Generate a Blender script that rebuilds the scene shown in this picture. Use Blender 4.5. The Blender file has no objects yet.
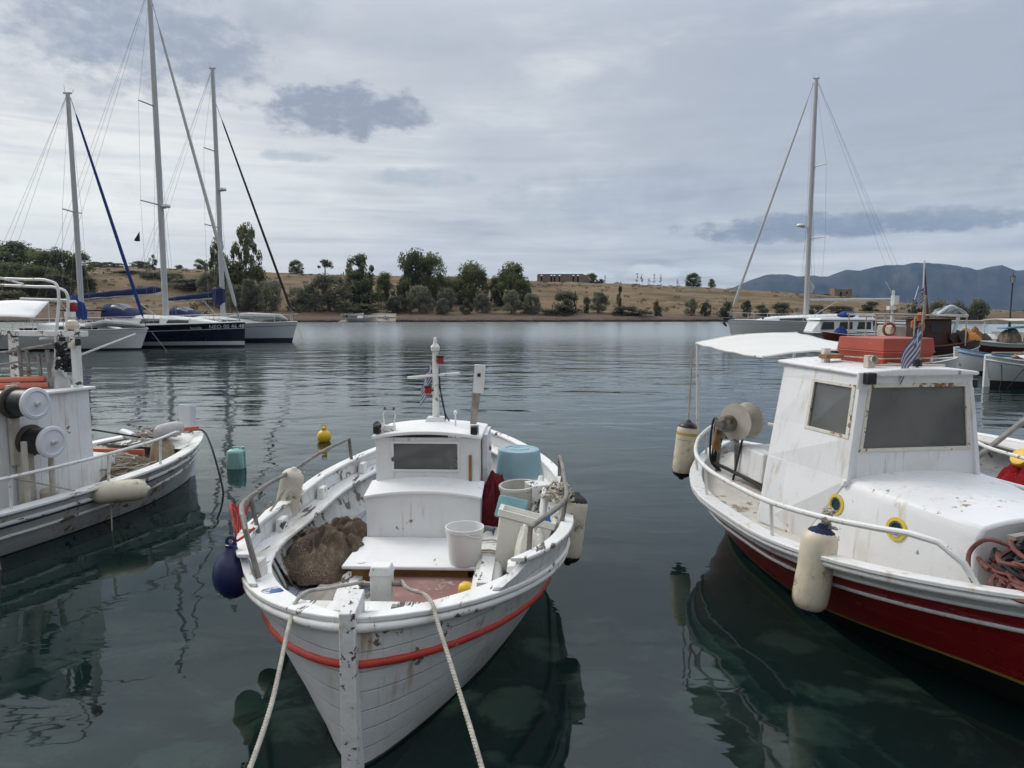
import bpy, bmesh, math, random
from mathutils import Vector, Matrix, noise as mn
R = math.radians
S = bpy.context.scene
COL = S.collection
rnd = random.Random(11)

# ------------------------------------------------------------------ node helper
class G:
    def __init__(s, nt):
        s.t = nt; s.n = nt.nodes; s.l = nt.links
    def put(s, sock, v):
        if v is None: return
        if hasattr(v, 'is_output'): s.l.new(v, sock)
        elif isinstance(v, (tuple, list)) and len(v) == 3 and sock.type == 'RGBA': sock.default_value = (*v, 1)
        else: sock.default_value = v
    def m(s, op, a, b=None, c=None, clamp=False):
        n = s.n.new('ShaderNodeMath'); n.operation = op; n.use_clamp = clamp
        s.put(n.inputs[0], a); s.put(n.inputs[1], b); s.put(n.inputs[2], c)
        return n.outputs[0]
    def vm(s, op, a, b=None, out=0):
        n = s.n.new('ShaderNodeVectorMath'); n.operation = op
        s.put(n.inputs[0], a)
        if op == 'SCALE': s.put(n.inputs[3], b)
        else: s.put(n.inputs[1], b)
        return n.outputs[out]
    def mix(s, f, a, b, mode='MIX'):
        n = s.n.new('ShaderNodeMix'); n.data_type = 'RGBA'; n.blend_type = mode
        s.put(n.inputs[0], f); s.put(n.inputs[6], a); s.put(n.inputs[7], b)
        return n.outputs[2]
    def noise(s, vec, scale, detail=4, rough=.55, dist=0., out=0):
        n = s.n.new('ShaderNodeTexNoise')
        s.put(n.inputs['Vector'], vec); s.put(n.inputs['Scale'], scale)
        n.inputs['Detail'].default_value = detail; n.inputs['Roughness'].default_value = rough
        n.inputs['Distortion'].default_value = dist
        return n.outputs[out]
    def ss(s, v, a, b, o0=0., o1=1.):
        n = s.n.new('ShaderNodeMapRange'); n.interpolation_type = 'SMOOTHSTEP'
        s.put(n.inputs[0], v); s.put(n.inputs[1], a); s.put(n.inputs[2], b); s.put(n.inputs[3], o0); s.put(n.inputs[4], o1)
        return n.outputs[0]
    def xyz(s, v):
        n = s.n.new('ShaderNodeSeparateXYZ'); s.put(n.inputs[0], v); return n.outputs
    def cxyz(s, x, y, z):
        n = s.n.new('ShaderNodeCombineXYZ'); s.put(n.inputs[0], x); s.put(n.inputs[1], y); s.put(n.inputs[2], z); return n.outputs[0]
    def obj(s):
        return s.n.new('ShaderNodeTexCoord').outputs['Object']
    def bump(s, h, strength=1., dist=.01):
        n = s.n.new('ShaderNodeBump'); s.put(n.inputs['Height'], h)
        n.inputs['Strength'].default_value = strength; n.inputs['Distance'].default_value = dist
        return n.outputs[0]

def newmat(name):
    m = bpy.data.materials.new(name); m.use_nodes = True
    g = G(m.node_tree)
    return m, g, g.n['Principled BSDF']

def M(name, col, rough=.5, var=.12, vs=5., wear=None, streak=None, grime=None, bump=0., bs=40., metal=0., planks=None, stretch=(1, 1, 1), spec=.5):
    """painted / plain surface; wear=(colour, amount, scale) chips to what is beneath, streak=(colour, amount) runs down,
    grime=(colour, amount, scale) soft dirt"""
    m, g, p = newmat(name)
    o = g.obj()
    ov = g.vm('MULTIPLY', o, stretch)
    n1 = g.noise(ov, vs, 5, .6)
    c = g.mix(g.ss(n1, .3, .7), tuple(x*(1-var) for x in col), tuple(min(1, x*(1+var*.6)) for x in col))
    h = g.noise(o, bs, 4, .6)
    rg = rough
    if grime:
        gc, ga, gs = grime
        gm = g.m('MULTIPLY', g.ss(g.noise(ov, gs, 6, .65), .5, .75), g.ss(g.noise(o, gs*.31, 3, .5), .35, .65))
        c = g.mix(g.m('MULTIPLY', gm, ga), c, gc)
    if streak:
        sc, sa = streak
        sv = g.vm('MULTIPLY', o, (7, 7, .7))
        sm = g.m('MULTIPLY', g.ss(g.noise(sv, 2.2, 3, .6), .52, .70), g.ss(g.noise(o, 1.7, 3, .5), .40, .60))
        c = g.mix(g.m('MULTIPLY', sm, sa), c, sc)
    if planks:
        ax, w, depth = planks
        q = g.m('FRACT', g.m('DIVIDE', g.xyz(o)[ax], w))
        ed = g.m('ABSOLUTE', g.m('SUBTRACT', q, .5))
        gap = g.ss(ed, .46, .5)
        c = g.mix(g.m('MULTIPLY', gap, depth), c, (.05, .045, .04))
        h = g.m('SUBTRACT', h, g.m('MULTIPLY', gap, 1.5))
    if wear:
        wc, wa, ws = wear
        wn = g.noise(ov, ws, 8, .68)
        big = g.noise(o, ws*.22, 2, .5)
        wn = g.m('ADD', wn, g.m('MULTIPLY', g.m('SUBTRACT', big, .5), .45))
        wm = g.ss(wn, .70-wa, .72-wa)
        wcol = g.mix(g.noise(ov, ws*3, 3), tuple(x*.55 for x in wc), tuple(min(1, x*1.3) for x in wc))
        c = g.mix(wm, c, wcol)
        h = g.m('SUBTRACT', h, g.m('MULTIPLY', wm, .8))
        rg = g.m('ADD', rough, g.m('MULTIPLY', wm, .25), clamp=True)
    g.put(p.inputs['Base Color'], c)
    rr = g.m('ADD', rg, g.m('MULTIPLY', g.m('SUBTRACT', n1, .5), .25), clamp=True)
    g.put(p.inputs['Roughness'], rr)
    p.inputs['Metallic'].default_value = metal
    p.inputs['Specular IOR Level'].default_value = spec
    if bump: g.l.new(g.bump(h, 1., bump), p.inputs['Normal'])
    return m

# ------------------------------------------------------------------ mesh helper
class MB:
    def __init__(s): s.bm = bmesh.new()
    def v(s, p): return s.bm.verts.new(p)
    def f(s, vs, mi=0):
        try:
            f = s.bm.faces.new(vs); f.material_index = mi; return f
        except ValueError: return None
    def box(s, c, size, rz=0., rx=0., ry=0., mi=0, top=1., topy=None):
        m = Matrix.Rotation(rz, 3, 'Z') @ Matrix.Rotation(ry, 3, 'Y') @ Matrix.Rotation(rx, 3, 'X')
        c = Vector(c); a, b, d = [x/2 for x in size]; ty = top if topy is None else topy
        vs = []
        for z in (-1, 1):
            kx, ky = (top, ty) if z > 0 else (1, 1)
            for x, y in ((-1, -1), (1, -1), (1, 1), (-1, 1)):
                vs.append(s.v(c + m @ Vector((x*a*kx, y*b*ky, z*d))))
        for q in ((3, 2, 1, 0), (4, 5, 6, 7), (0, 1, 5, 4), (1, 2, 6, 5), (2, 3, 7, 6), (3, 0, 4, 7)):
            s.f([vs[i] for i in q], mi)
        return s
    def hexa(s, lo, hi, mi=0):
        a = [s.v(p) for p in lo]; b = [s.v(p) for p in hi]; n = len(a)
        s.f(a[::-1], mi); s.f(b, mi)
        for i in range(n): s.f([a[i], a[(i+1) % n], b[(i+1) % n], b[i]], mi)
        return s
    def tube(s, pts, r, n=8, mi=0, closed=False, flat=1.):
        pts = [Vector(p) for p in pts]; k = len(pts)
        rs = r if isinstance(r, (list, tuple)) else [r]*k
        rings = []; up = None
        for i, p in enumerate(pts):
            if closed: t = pts[(i+1) % k] - pts[i-1]
            else: t = pts[min(i+1, k-1)] - pts[max(i-1, 0)]
            if t.length < 1e-9: t = Vector((0, 0, 1))
            t.normalize()
            if up is None:
                up = Vector((0, 0, 1)) if abs(t.z) < .9 else Vector((1, 0, 0))
            sd = t.cross(up)
            if sd.length < 1e-6: sd = t.orthogonal()
            sd.normalize(); up = sd.cross(t).normalized()
            rings.append([s.v(p + (sd*math.cos(2*math.pi*j/n)*flat + up*math.sin(2*math.pi*j/n))*rs[i]) for j in range(n)])
        for i in range(k if closed else k-1):
            a, b = rings[i], rings[(i+1) % k]
            for j in range(n): s.f([a[j], a[(j+1) % n], b[(j+1) % n], b[j]], mi)
        if not closed:
            s.f(rings[0][::-1], mi); s.f(rings[-1], mi)
        return s
    def lathe(s, prof, c=(0, 0, 0), axis=(0, 0, 1), n=20, mi=0, mis=None):
        q = Vector((0, 0, 1)).rotation_difference(Vector(axis).normalized()).to_matrix(); c = Vector(c)
        rings = []
        for r, z in prof:
            if r < 1e-6: rings.append([s.v(c + q @ Vector((0, 0, z)))])
            else: rings.append([s.v(c + q @ Vector((r*math.cos(2*math.pi*j/n), r*math.sin(2*math.pi*j/n), z))) for j in range(n)])
        for i in range(len(rings)-1):
            a, b = rings[i], rings[i+1]; mm = mis[i] if mis else mi
            for j in range(n):
                j2 = (j+1) % n
                if len(a) == 1 and len(b) == 1: continue
                if len(a) == 1: s.f([a[0], b[j2], b[j]][::-1], mm)
                elif len(b) == 1: s.f([a[j], a[j2], b[0]], mm)
                else: s.f([a[j], a[j2], b[j2], b[j]], mm)
        return s
    def grid(s, fn, nu, nv, mi=0, mf=None):
        vs = [[s.v(fn(i/nu, j/nv)) for j in range(nv+1)] for i in range(nu+1)]
        for i in range(nu):
            for j in range(nv):
                s.f([vs[i][j], vs[i+1][j], vs[i+1][j+1], vs[i][j+1]], mf(i, j) if mf else mi)
        return s
    def strip(s, A, B, th, mi=0):
        """slab between two polylines A and B, thickness th along z below them"""
        n = len(A); d = Vector((0, 0, -th))
        t = [(s.v(a), s.v(b), s.v(Vector(b)+d), s.v(Vector(a)+d)) for a, b in zip(A, B)]
        for i in range(n-1):
            p, q = t[i], t[i+1]
            for j in range(4): s.f([p[j], p[(j+1) % 4], q[(j+1) % 4], q[j]], mi)
        s.f(t[0][::-1], mi); s.f(t[-1], mi)
        return s
    def sweep(s, secs, mi=0, cap=True):
        rings = [[s.v(p) for p in sec] for sec in secs]; n = len(rings[0])
        for a, b in zip(rings, rings[1:]):
            for j in range(n): s.f([a[j], a[(j+1) % n], b[(j+1) % n], b[j]], mi)
        if cap: s.f(rings[0][::-1], mi); s.f(rings[-1], mi)
        return s
    def build(s, name, mats, parent=None, smooth=True, ang=35, bevel=0., solid=0., sub=0, norm=True):
        if norm: bmesh.ops.recalc_face_normals(s.bm, faces=s.bm.faces)
        me = bpy.data.meshes.new(name); s.bm.to_mesh(me); s.bm.free()
        for m in (mats if isinstance(mats, (list, tuple)) else [mats]): me.materials.append(m)
        if smooth:
            me.polygons.foreach_set('use_smooth', [True]*len(me.polygons))
            me.set_sharp_from_angle(angle=R(ang))
        o = bpy.data.objects.new(name, me); COL.objects.link(o)
        if parent: o.parent = parent
        if solid:
            md = o.modifiers.new('solid', 'SOLIDIFY'); md.thickness = solid; md.offset = 0
        if bevel:
            md = o.modifiers.new('bevel', 'BEVEL'); md.width = bevel; md.segments = 2; md.limit_method = 'ANGLE'; md.angle_limit = R(40)
        if sub:
            md = o.modifiers.new('sub', 'SUBSURF'); md.levels = sub; md.render_levels = sub
        return o

def tag(o, label=None, cat=None, group=None, kind=None):
    if label: o['label'] = label
    if cat: o['category'] = cat
    if group: o['group'] = group
    if kind: o['kind'] = kind
    return o
def thing(name, label, cat, loc=(0, 0, 0), rz=0., group=None):
    o = bpy.data.objects.new(name, None); COL.objects.link(o)
    o.location = loc; o.rotation_euler = (0, 0, rz); o.empty_display_size = .2
    return tag(o, label, cat, group)
def one(mb, name, mats, label, cat, loc=(0, 0, 0), rz=0., group=None, rot=None, **k):
    o = mb.build(name, mats, None, **k); o.location = loc
    o.rotation_euler = rot if rot else (0, 0, rz)
    return tag(o, label, cat, group)
def kids(o): return [c for c in bpy.data.objects if c.parent == o]
def clone(root, loc, rz, label, sc=None, group=None):
    r = root.copy(); COL.objects.link(r); r.location = loc; r.rotation_euler = (0, 0, rz)
    if sc: r.scale = sc
    r['label'] = label
    if group: r['group'] = group
    for ch in kids(root):
        c = ch.copy(); COL.objects.link(c); c.parent = r
        for g2 in kids(ch):
            d = g2.copy(); COL.objects.link(d); d.parent = c
    return r
def n3(x, y, z=0.): return mn.noise(Vector((x, y, z)))
def fbm(x, y, z=0., o=4): return mn.fractal(Vector((x, y, z)), 1., 2., o)
def lerp(a, b, t): return a+(b-a)*t
def sst(x, a, b):
    t = max(0, min(1, (x-a)/(b-a))); return t*t*(3-2*t)
def interp(tab, x):
    if x <= tab[0][0]: return tab[0][1]
    for (a, p), (b, q) in zip(tab, tab[1:]):
        if x <= b: return lerp(p, q, (x-a)/(b-a))
    return tab[-1][1]
def bez(pts, n=24):
    """Catmull-Rom through points"""
    P = [Vector(p) for p in pts]; P = [P[0]*2-P[1]] + P + [P[-1]*2-P[-2]]
    out = []
    seg = len(P)-3
    for i in range(seg):
        a, b, c, d = P[i:i+4]
        k = max(2, n//seg)
        for j in range(k):
            t = j/k
            out.append(.5*((2*b)+(c-a)*t+(2*a-5*b+4*c-d)*t*t+(3*b-a-3*c+d)*t**3))
    out.append(P[-2]); return out
def sag(a, b, s, n=12):
    a, b = Vector(a), Vector(b)
    return [a.lerp(b, i/n) - Vector((0, 0, s*4*(i/n)*(1-i/n))) for i in range(n+1)]
class Fr:
    """frame of a boat: local x forward, y port, z up from the waterline"""
    def __init__(s, x, y, yaw): s.o = Vector((x, y, 0)); s.yaw = yaw; s.m = Matrix.Rotation(yaw, 3, 'Z')
    def w(s, x, y, z): return s.o + s.m @ Vector((x, y, z))
def text_mesh(txt, size, fn, name, mat, parent):
    cu = bpy.data.curves.new(name, 'FONT'); cu.body = txt; cu.size = size; cu.resolution_u = 2
    to = bpy.data.objects.new(name, cu); COL.objects.link(to)
    bpy.context.view_layer.update()
    me = bpy.data.meshes.new_from_object(to.evaluated_get(bpy.context.evaluated_depsgraph_get()))
    bpy.data.objects.remove(to); bpy.data.curves.remove(cu)
    for v in me.vertices: v.co = fn(v.co.x, v.co.y)
    me.materials.clear(); me.materials.append(mat)
    o = bpy.data.objects.new(name, me); COL.objects.link(o); o.parent = parent
    return o

# ------------------------------------------------------------------ camera
CAMH = 2.5
cam = bpy.data.cameras.new('camera'); cam.sensor_width = 36; cam.lens = 710/1024*36
cam.clip_start = .05; cam.clip_end = 20000
co = bpy.data.objects.new('camera', cam); COL.objects.link(co); S.camera = co
co.location = (0, 0, CAMH); co.rotation_euler = (R(90)-math.atan(73/710), 0, 0)
S.view_settings.view_transform = 'Standard'; S.view_settings.look = 'None'
S.view_settings.exposure = 0; S.view_settings.gamma = 1
S.cycles.use_denoising = True
S.cycles.max_bounces = 8; S.cycles.transparent_max_bounces = 12
S.cycles.diffuse_bounces = 3; S.cycles.glossy_bounces = 4
S.cycles.caustics_reflective = False; S.cycles.caustics_refractive = False
S.cycles.volume_bounces = 0
def px(p, Y): return (p-512)*Y/710          # lateral position of a sight line at distance Y
_P = math.atan(73/710)
def zy(y, Y): return CAMH+Y*math.tan(math.atan((384-y)/710)-_P)   # height of a sight line at distance Y

# ------------------------------------------------------------------ sky and sun
SUN_EL, SUN_AZ = R(42), R(-55)                # azimuth measured from +Y towards +X
W = bpy.data.worlds.new('World'); S.world = W; W.use_nodes = True
g = G(W.node_tree); bg = g.n['Background']
sky = g.n.new('ShaderNodeTexSky'); sky.sky_type = 'NISHITA'; sky.sun_disc = False
sky.sun_elevation = SUN_EL; sky.sun_rotation = SUN_AZ; sky.dust_density = 2.
d = g.n.new('ShaderNodeTexCoord').outputs['Generated']
d = g.vm('NORMALIZE', d)
dx, dy, dz = g.xyz(d)
az = g.m('MULTIPLY', g.m('ARCTAN2', dx, dy), 180/math.pi)
el = g.m('MULTIPLY', g.m('ARCSINE', dz), 180/math.pi)
zc = g.m('ADD', g.m('MAXIMUM', dz, 0.), .10)
pl = g.cxyz(g.m('DIVIDE', dx, zc), g.m('DIVIDE', dy, zc), 0.)
ae = g.cxyz(az, el, 0.)
nA = g.noise(pl, .55, 6, .55, .3)               # broad layers
nB = g.noise(pl, 1.7, 7, .6, .4)
nC = g.noise(g.vm('MULTIPLY', ae, (.12, .45, 1)), 1., 7, .62, .5)
nE = g.noise(g.vm('MULTIPLY', ae, (.45, .8, 1)), 1., 6, .62)   # edges of single clouds
nF = g.noise(g.vm('MULTIPLY', ae, (.05, .85, 1)), 1., 6, .6, .6)   # long level streaks
base = g.mix(g.ss(el, 0., 22.), (.70, .755, .785), (.555, .60, .665))
# brighter towards the veiled sun at the left, greyer blue at the right
lf = g.m('MULTIPLY', g.ss(az, 2., -32.), g.ss(el, 24., 7.))
rt = g.m('MULTIPLY', g.ss(az, -4., 28.), g.ss(el, -2., 16.))
base = g.mix(g.m('MULTIPLY', rt, .8), base, (.445, .505, .605))
br = g.m('ADD', g.m('MULTIPLY', g.m('SUBTRACT', nA, .5), .88), g.m('MULTIPLY', g.m('SUBTRACT', nB, .5), .34))
br = g.m('ADD', br, g.m('MULTIPLY', g.m('SUBTRACT', nC, .5), .34))
br = g.m('ADD', br, g.m('MULTIPLY', g.m('MULTIPLY', g.m('SUBTRACT', nF, .5), .8), g.ss(el, 17., 8.)))
base = g.mix(g.ss(br, -.02, .34), base, (.93, .97, .97))
base = g.mix(g.m('MULTIPLY', g.ss(br, .02, -.34), .75), base, (.40, .44, .515))
wisp = g.ss(g.m('ADD', g.m('MULTIPLY', nF, .65), g.m('MULTIPLY', nB, .35)), .40, .60)
base = g.mix(g.m('MULTIPLY', lf, g.m('ADD', .55, g.m('MULTIPLY', wisp, .45))), base, (1.1, 1.1, 1.05))
base = g.mix(g.m('MULTIPLY', g.m('MULTIPLY', wisp, g.ss(el, 9., 2.5)), .42), base, (.86, .90, .90))
nD = g.noise(g.vm('MULTIPLY', ae, (.9, 1.5, 1)), 1., 6, .65)
def blob(p, y, sp, sy, amt, col, soft=.55, k=1.5):
    """a single cloud: direction and angular size taken from its place in the sky"""
    a0 = math.degrees(math.atan((p-512)/710)); e0 = math.degrees(math.atan((311-y)/710*math.cos(R(a0))))
    sa = sp/710*57.3*.9; se = sy/710*57.3
    q = g.m('ADD', g.m('POWER', g.m('DIVIDE', g.m('ABSOLUTE', g.m('SUBTRACT', az, a0)), sa), 2.),
            g.m('POWER', g.m('DIVIDE', g.m('ABSOLUTE', g.m('SUBTRACT', el, e0)), se), 2.))
    v = g.m('ADD', g.m('SUBTRACT', 1., q), g.m('MULTIPLY', g.m('SUBTRACT', nE, .5), 2.*k))
    return g.m('MULTIPLY', g.m('MULTIPLY', g.ss(v, -.15, soft+.25), g.ss(nD, .22, .62, .74, 1.1)), amt), col
for args in ((345, 118, 90, 26, 1., (.325, .345, .425)), (405, 120, 34, 14, .7, (.32, .34, .42)),
             (140, 45, 120, 50, .95, (.36, .385, .47), .9), (228, 70, 60, 34, .95, (.36, .38, .46), .9),
             (285, 35, 60, 22, .5, (.40, .43, .51), .9), (430, 60, 90, 14, .35, (.43, .47, .55), 1.), (60, 95, 90, 22, .45, (.42, .45, .53), 1.), (300, 161, 40, 6, .6, (.42, .46, .53)), (425, 182, 60, 10, .5, (.40, .45, .53), .8),
             (835, 226, 150, 13, .85, (.27, .31, .40)), (925, 222, 90, 11, .75, (.28, .32, .41)), (770, 236, 85, 9, .75, (.28, .32, .41)),
             (640, 200, 180, 34, .45, (.38, .42, .52), 1.2),
             (900, 243, 90, 7, .5, (.66, .70, .75), .8), (960, 190, 120, 30, .38, (.62, .65, .69), 1.2),
             (650, 272, 34, 8, .75, (.76, .80, .84)), (575, 276, 42, 6, .7, (.76, .80, .84)), (710, 271, 40, 6, .6, (.70, .75, .80)),
             (25, 205, 150, 46, .6, (1.02, 1.0, .94), 1.2), (240, 190, 140, 30, .4, (.84, .86, .86), 1.2),
             (10, 150, 130, 20, .3, (.48, .52, .6), 1.2)):
    f_, c_ = blob(*args)
    base = g.mix(f_, base, tuple(q*m_ for q, m_ in zip(c_, (1.08, 1.16, 1.14))))
base = g.vm('SCALE', base, g.m('MULTIPLY', g.ss(el, 19.5, 38., 1., 2.9), g.ss(el, 46., 70., 1., .85)))
base = g.mix(g.ss(el, -1., -6.), base, (.10, .12, .12))
base = g.vm('SCALE', base, g.ss(dy, .15, -.45, 1., .5))  # sky dimmed behind the camera, out of view, to darken faces turned that way
skyc = g.vm('SCALE', sky.outputs[0], .07)
base = g.mix(g.ss(el, 24., 55.), base, g.vm('MULTIPLY', base, (1.04, 1., .93)))
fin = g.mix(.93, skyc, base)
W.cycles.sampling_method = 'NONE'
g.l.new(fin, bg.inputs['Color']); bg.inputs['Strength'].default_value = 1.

sl = bpy.data.lights.new('sun', 'SUN'); sl.energy = 1.5; sl.angle = R(24); sl.color = (1., .93, .84)
so = bpy.data.objects.new('sun', sl); COL.objects.link(so)
sdir = Vector((math.sin(SUN_AZ)*math.cos(SUN_EL), math.cos(SUN_AZ)*math.cos(SUN_EL), math.sin(SUN_EL)))
so.rotation_euler = sdir.to_track_quat('Z', 'Y').to_euler(); so.location = (-20, -10, 30)
# ------------------------------------------------------------------ water, seabed
m_water, g, p = newmat('sea_water'); g.n.remove(p); out = g.n['Material Output']
pos = g.n.new('ShaderNodeNewGeometry').outputs['Position']
pX, pY, pZ = g.xyz(pos)
far = g.m('SQRT', g.m('ADD', g.m('MULTIPLY', pX, pX), g.m('MULTIPLY', pY, pY)))
calm = g.ss(far, 7., 28.)
patch = g.ss(g.noise(pos, .045, 3, .5), .36, .66)
streaky = g.vm('MULTIPLY', pos, (.55, 1., 1.)); longc = g.vm('MULTIPLY', pos, (.33, 1., 1.))
w1 = g.m('MULTIPLY', g.m('SUBTRACT', g.noise(streaky, .55, 2, .5, .6), .5), .055)
w2 = g.m('MULTIPLY', g.m('SUBTRACT', g.noise(streaky, 1.7, 3, .5, .7), .5), .0125)
w3 = g.m('MULTIPLY', g.m('SUBTRACT', g.noise(streaky, 6., 2, .5, .3), .5), .0014)
w4 = g.m('ADD', g.m('MULTIPLY', g.m('SUBTRACT', g.noise(longc, .36, 2, .5, .6), .5), .060), g.m('MULTIPLY', g.m('SUBTRACT', g.noise(longc, 1.3, 3, .55, .6), .5), .015))
ampn = g.m('ADD', .50, g.m('MULTIPLY', patch, .40))
near = g.m('ADD', g.m('ADD', w1, w2), w3)
ampw = g.m('MULTIPLY', calm, g.m('ADD', .35, g.m('MULTIPLY', patch, .85)))
hh = g.m('ADD', g.m('MULTIPLY', near, g.m('ADD', ampn, g.m('MULTIPLY', calm, .65))), g.m('MULTIPLY', w4, ampw))
bm_ = g.n.new('ShaderNodeBump'); bm_.inputs['Strength'].default_value = 1.; bm_.inputs['Distance'].default_value = 1.
g.put(bm_.inputs['Height'], hh); nrm = bm_.outputs[0]
fr = g.n.new('ShaderNodeFresnel'); fr.inputs['IOR'].default_value = 1.333; g.l.new(nrm, fr.inputs['Normal'])
gl = g.n.new('ShaderNodeBsdfGlossy'); g.put(gl.inputs['Roughness'], g.m('ADD', .02, g.m('MULTIPLY', g.ss(far, 12., 80.), .17))); gl.inputs['Color'].default_value = (.95, 1, .99, 1)
g.l.new(nrm, gl.inputs['Normal'])
df = g.n.new('ShaderNodeBsdfDiffuse'); df.inputs['Color'].default_value = (.0055, .0165, .0155, 1)
tr = g.n.new('ShaderNodeBsdfTransparent'); tr.inputs['Color'].default_value = (.60, .74, .70, 1)
mx = g.n.new('ShaderNodeMixShader'); mx.inputs[0].default_value = .36
g.l.new(df.outputs[0], mx.inputs[1]); g.l.new(tr.outputs[0], mx.inputs[2])
ms = g.n.new('ShaderNodeMixShader'); g.l.new(fr.outputs[0], ms.inputs[0]); g.l.new(mx.outputs[0], ms.inputs[1]); g.l.new(gl.outputs[0], ms.inputs[2])
g.l.new(ms.outputs[0], out.inputs['Surface'])
b = MB(); ring = [(-4500, -60), (4500, -60), (4500, 4560), (-4500, 4560)]
b.f([b.v((x, y, 0)) for x, y in ring])
tag(b.build('water', m_water, smooth=False), kind='structure')

m_bed, g, p = newmat('seabed')
o = g.obj(); vor = g.n.new('ShaderNodeTexVoronoi'); vor.inputs['Scale'].default_value = 1.15; vor.inputs['Randomness'].default_value = 1.; vor.feature = 'F1'
g.put(vor.inputs['Vector'], g.vm('ADD', o, g.vm('SCALE', g.noise(o, 1.6, 5, .65, 0., 1), 1.0)))
st = g.ss(vor.outputs['Distance'], .56, .30)
big = g.m('MULTIPLY', g.ss(g.noise(o, .9, 4), .36, .52), g.ss(g.xyz(o)[1], 12., 7.))
c = g.mix(g.noise(o, 1.3, 5), (.022, .04, .033), (.085, .115, .09))
c = g.mix(g.m('MULTIPLY', st, big), c, g.mix(g.noise(o, 9, 4), (.46, .53, .44), (.74, .80, .68)))
g.put(p.inputs['Base Color'], c); p.inputs['Roughness'].default_value = .9
def bed(x, y): return -1.02-.17*max(0, y-2.2)-.0 + .16*n3(x*.7, y*.7)+.22*max(0, n3(x*1.1+7, y*1.1))
b = MB(); b.grid(lambda u, v: ((u-.5)*46, .6+v*v*28, max(-4.6, bed((u-.5)*46, .6+v*v*28))), 150, 90)
tag(b.build('seabed', m_bed), kind='structure')
b = MB(); b.f([b.v(q) for q in ((-4500, -60, -4.9), (4500, -60, -4.9), (4500, 4560, -4.9), (-4500, 4560, -4.9))])
tag(b.build('deep_seabed', M('deep_seabed', (.012, .02, .018), .95), smooth=False), kind='structure')

# the quay the boats are moored to, under the photographer
m_conc = M('concrete', (.36, .34, .31), .85, .2, 2., grime=((.14, .13, .11), .7, 3.), bump=.01, bs=30)
b = MB(); b.box((0, -4.4, -.6), (60, 10.2, 3.3)); tag(b.build('quay', m_conc, bevel=.03), kind='structure')

# ------------------------------------------------------------------ headland
RID = [(-60, 262), (0, 265), (100, 268), (230, 271), (330, 275), (450, 277.5), (590, 282), (650, 285), (740, 289), (800, 293), (860, 300), (915, 308), (960, 313), (1010, 317), (1040, 330)]
RT = [(px(a, 250), zy(c_, 250)) for a, c_ in RID]
def shore(x): return 165 + .085*min(max(x, -140), 90) + 2.5*n3(x*.02, 3.1) + 1.2*n3(x*.09, 8.)
def ground(x, y):
    t = y-shore(x); H = interp(RT, x)
    if t < 0: z = -.25+t*.4
    else:
        z = 1.1*sst(t, -.6, 1.8) + 1.15*sst(t, 2.5, 12)
        z = z*min(1, max(.3, H/3.)); z += max(0, H-2.25)*(.45*sst(t, 8, 62)+.55*sst(t, 12, 92))
        z -= .09*max(0, t-105)
        z += .25*fbm(x*.12, y*.12, 2.) + (.45*sst(t, 14, 40))*fbm(x*.035, y*.05, 5.)
    e = sst(x, 140, 178); z = z*(1-e) - 1.5*e
    return z
m_land, g, p = newmat('dry_grass')
o = g.obj(); ox, oy, oz = g.xyz(o)
lay = g.vm('MULTIPLY', o, (.05, .16, .5))
c = g.mix(g.ss(g.noise(lay, 1., 7, .68), .32, .68), (.115, .085, .053), (.255, .185, .112))
c = g.mix(g.m('MULTIPLY', g.ss(g.noise(o, .45, 6, .7), .54, .7), .75), c, (.080, .070, .042))
c = g.mix(g.m('MULTIPLY', g.ss(g.noise(g.vm('MULTIPLY', o, (.06, .1, .1)), 1., 6, .66), .55, .7), .7), c, (.075, .07, .04))
c = g.mix(g.m('MULTIPLY', g.ss(g.noise(lay, .6, 5, .6), .58, .75), .6), c, (.33, .265, .18))
rock = g.mix(g.noise(g.vm('MULTIPLY', o, (.5, 1, 2)), 1.4, 6, .7), (.06, .043, .034), (.25, .19, .145))
c = g.mix(g.ss(g.m('ADD', oz, g.m('MULTIPLY', g.m('SUBTRACT', g.noise(o, .5, 4), .5), .9)), 2.0, 1.5), c, rock)
c = g.mix(g.ss(g.m('ADD', oz, g.m('MULTIPLY', g.m('SUBTRACT', g.noise(o, .35, 3), .5), .5)), .55, .3), c, (.03, .026, .022))
g.put(p.inputs['Base Color'], c); p.inputs['Roughness'].default_value = .95; p.inputs['Specular IOR Level'].default_value = .1
g.l.new(g.bump(g.noise(o, 1.2, 6, .7), 1., .5), p.inputs['Normal'])
b = MB()
def lp(u, v):
    x = -330+u*520; y = shore(x)-6+ (v**1.5)*190
    return (x, y, ground(x, y))
b.grid(lp, 420, 130); tag(b.build('headland', m_land, ang=180), kind='structure')

# low mole that closes the harbour at the right
m_mole = M('mole_concrete', (.40, .36, .30), .9, .2, .5, grime=((.12, .1, .09), .7, .8))
b = MB(); b.sweep([[(x, y-1.5, -1), (x, y-1.2, .62+.05*n3(x*.3, 1)), (x, y+2.5, .66), (x, y+2.8, -1)] for x, y in ((70, 142), (85, 141), (100, 140), (125, 139), (160, 138))])
tag(b.build('mole', m_mole), kind='structure')
b = MB(); b.box((54, 60.6, -.1), (23, 5, 1.7)); b.box((54, 58.2, .8), (23, .5, .14))
tag(b.build('quay_arm', m_conc, bevel=.04), kind='structure')

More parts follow.
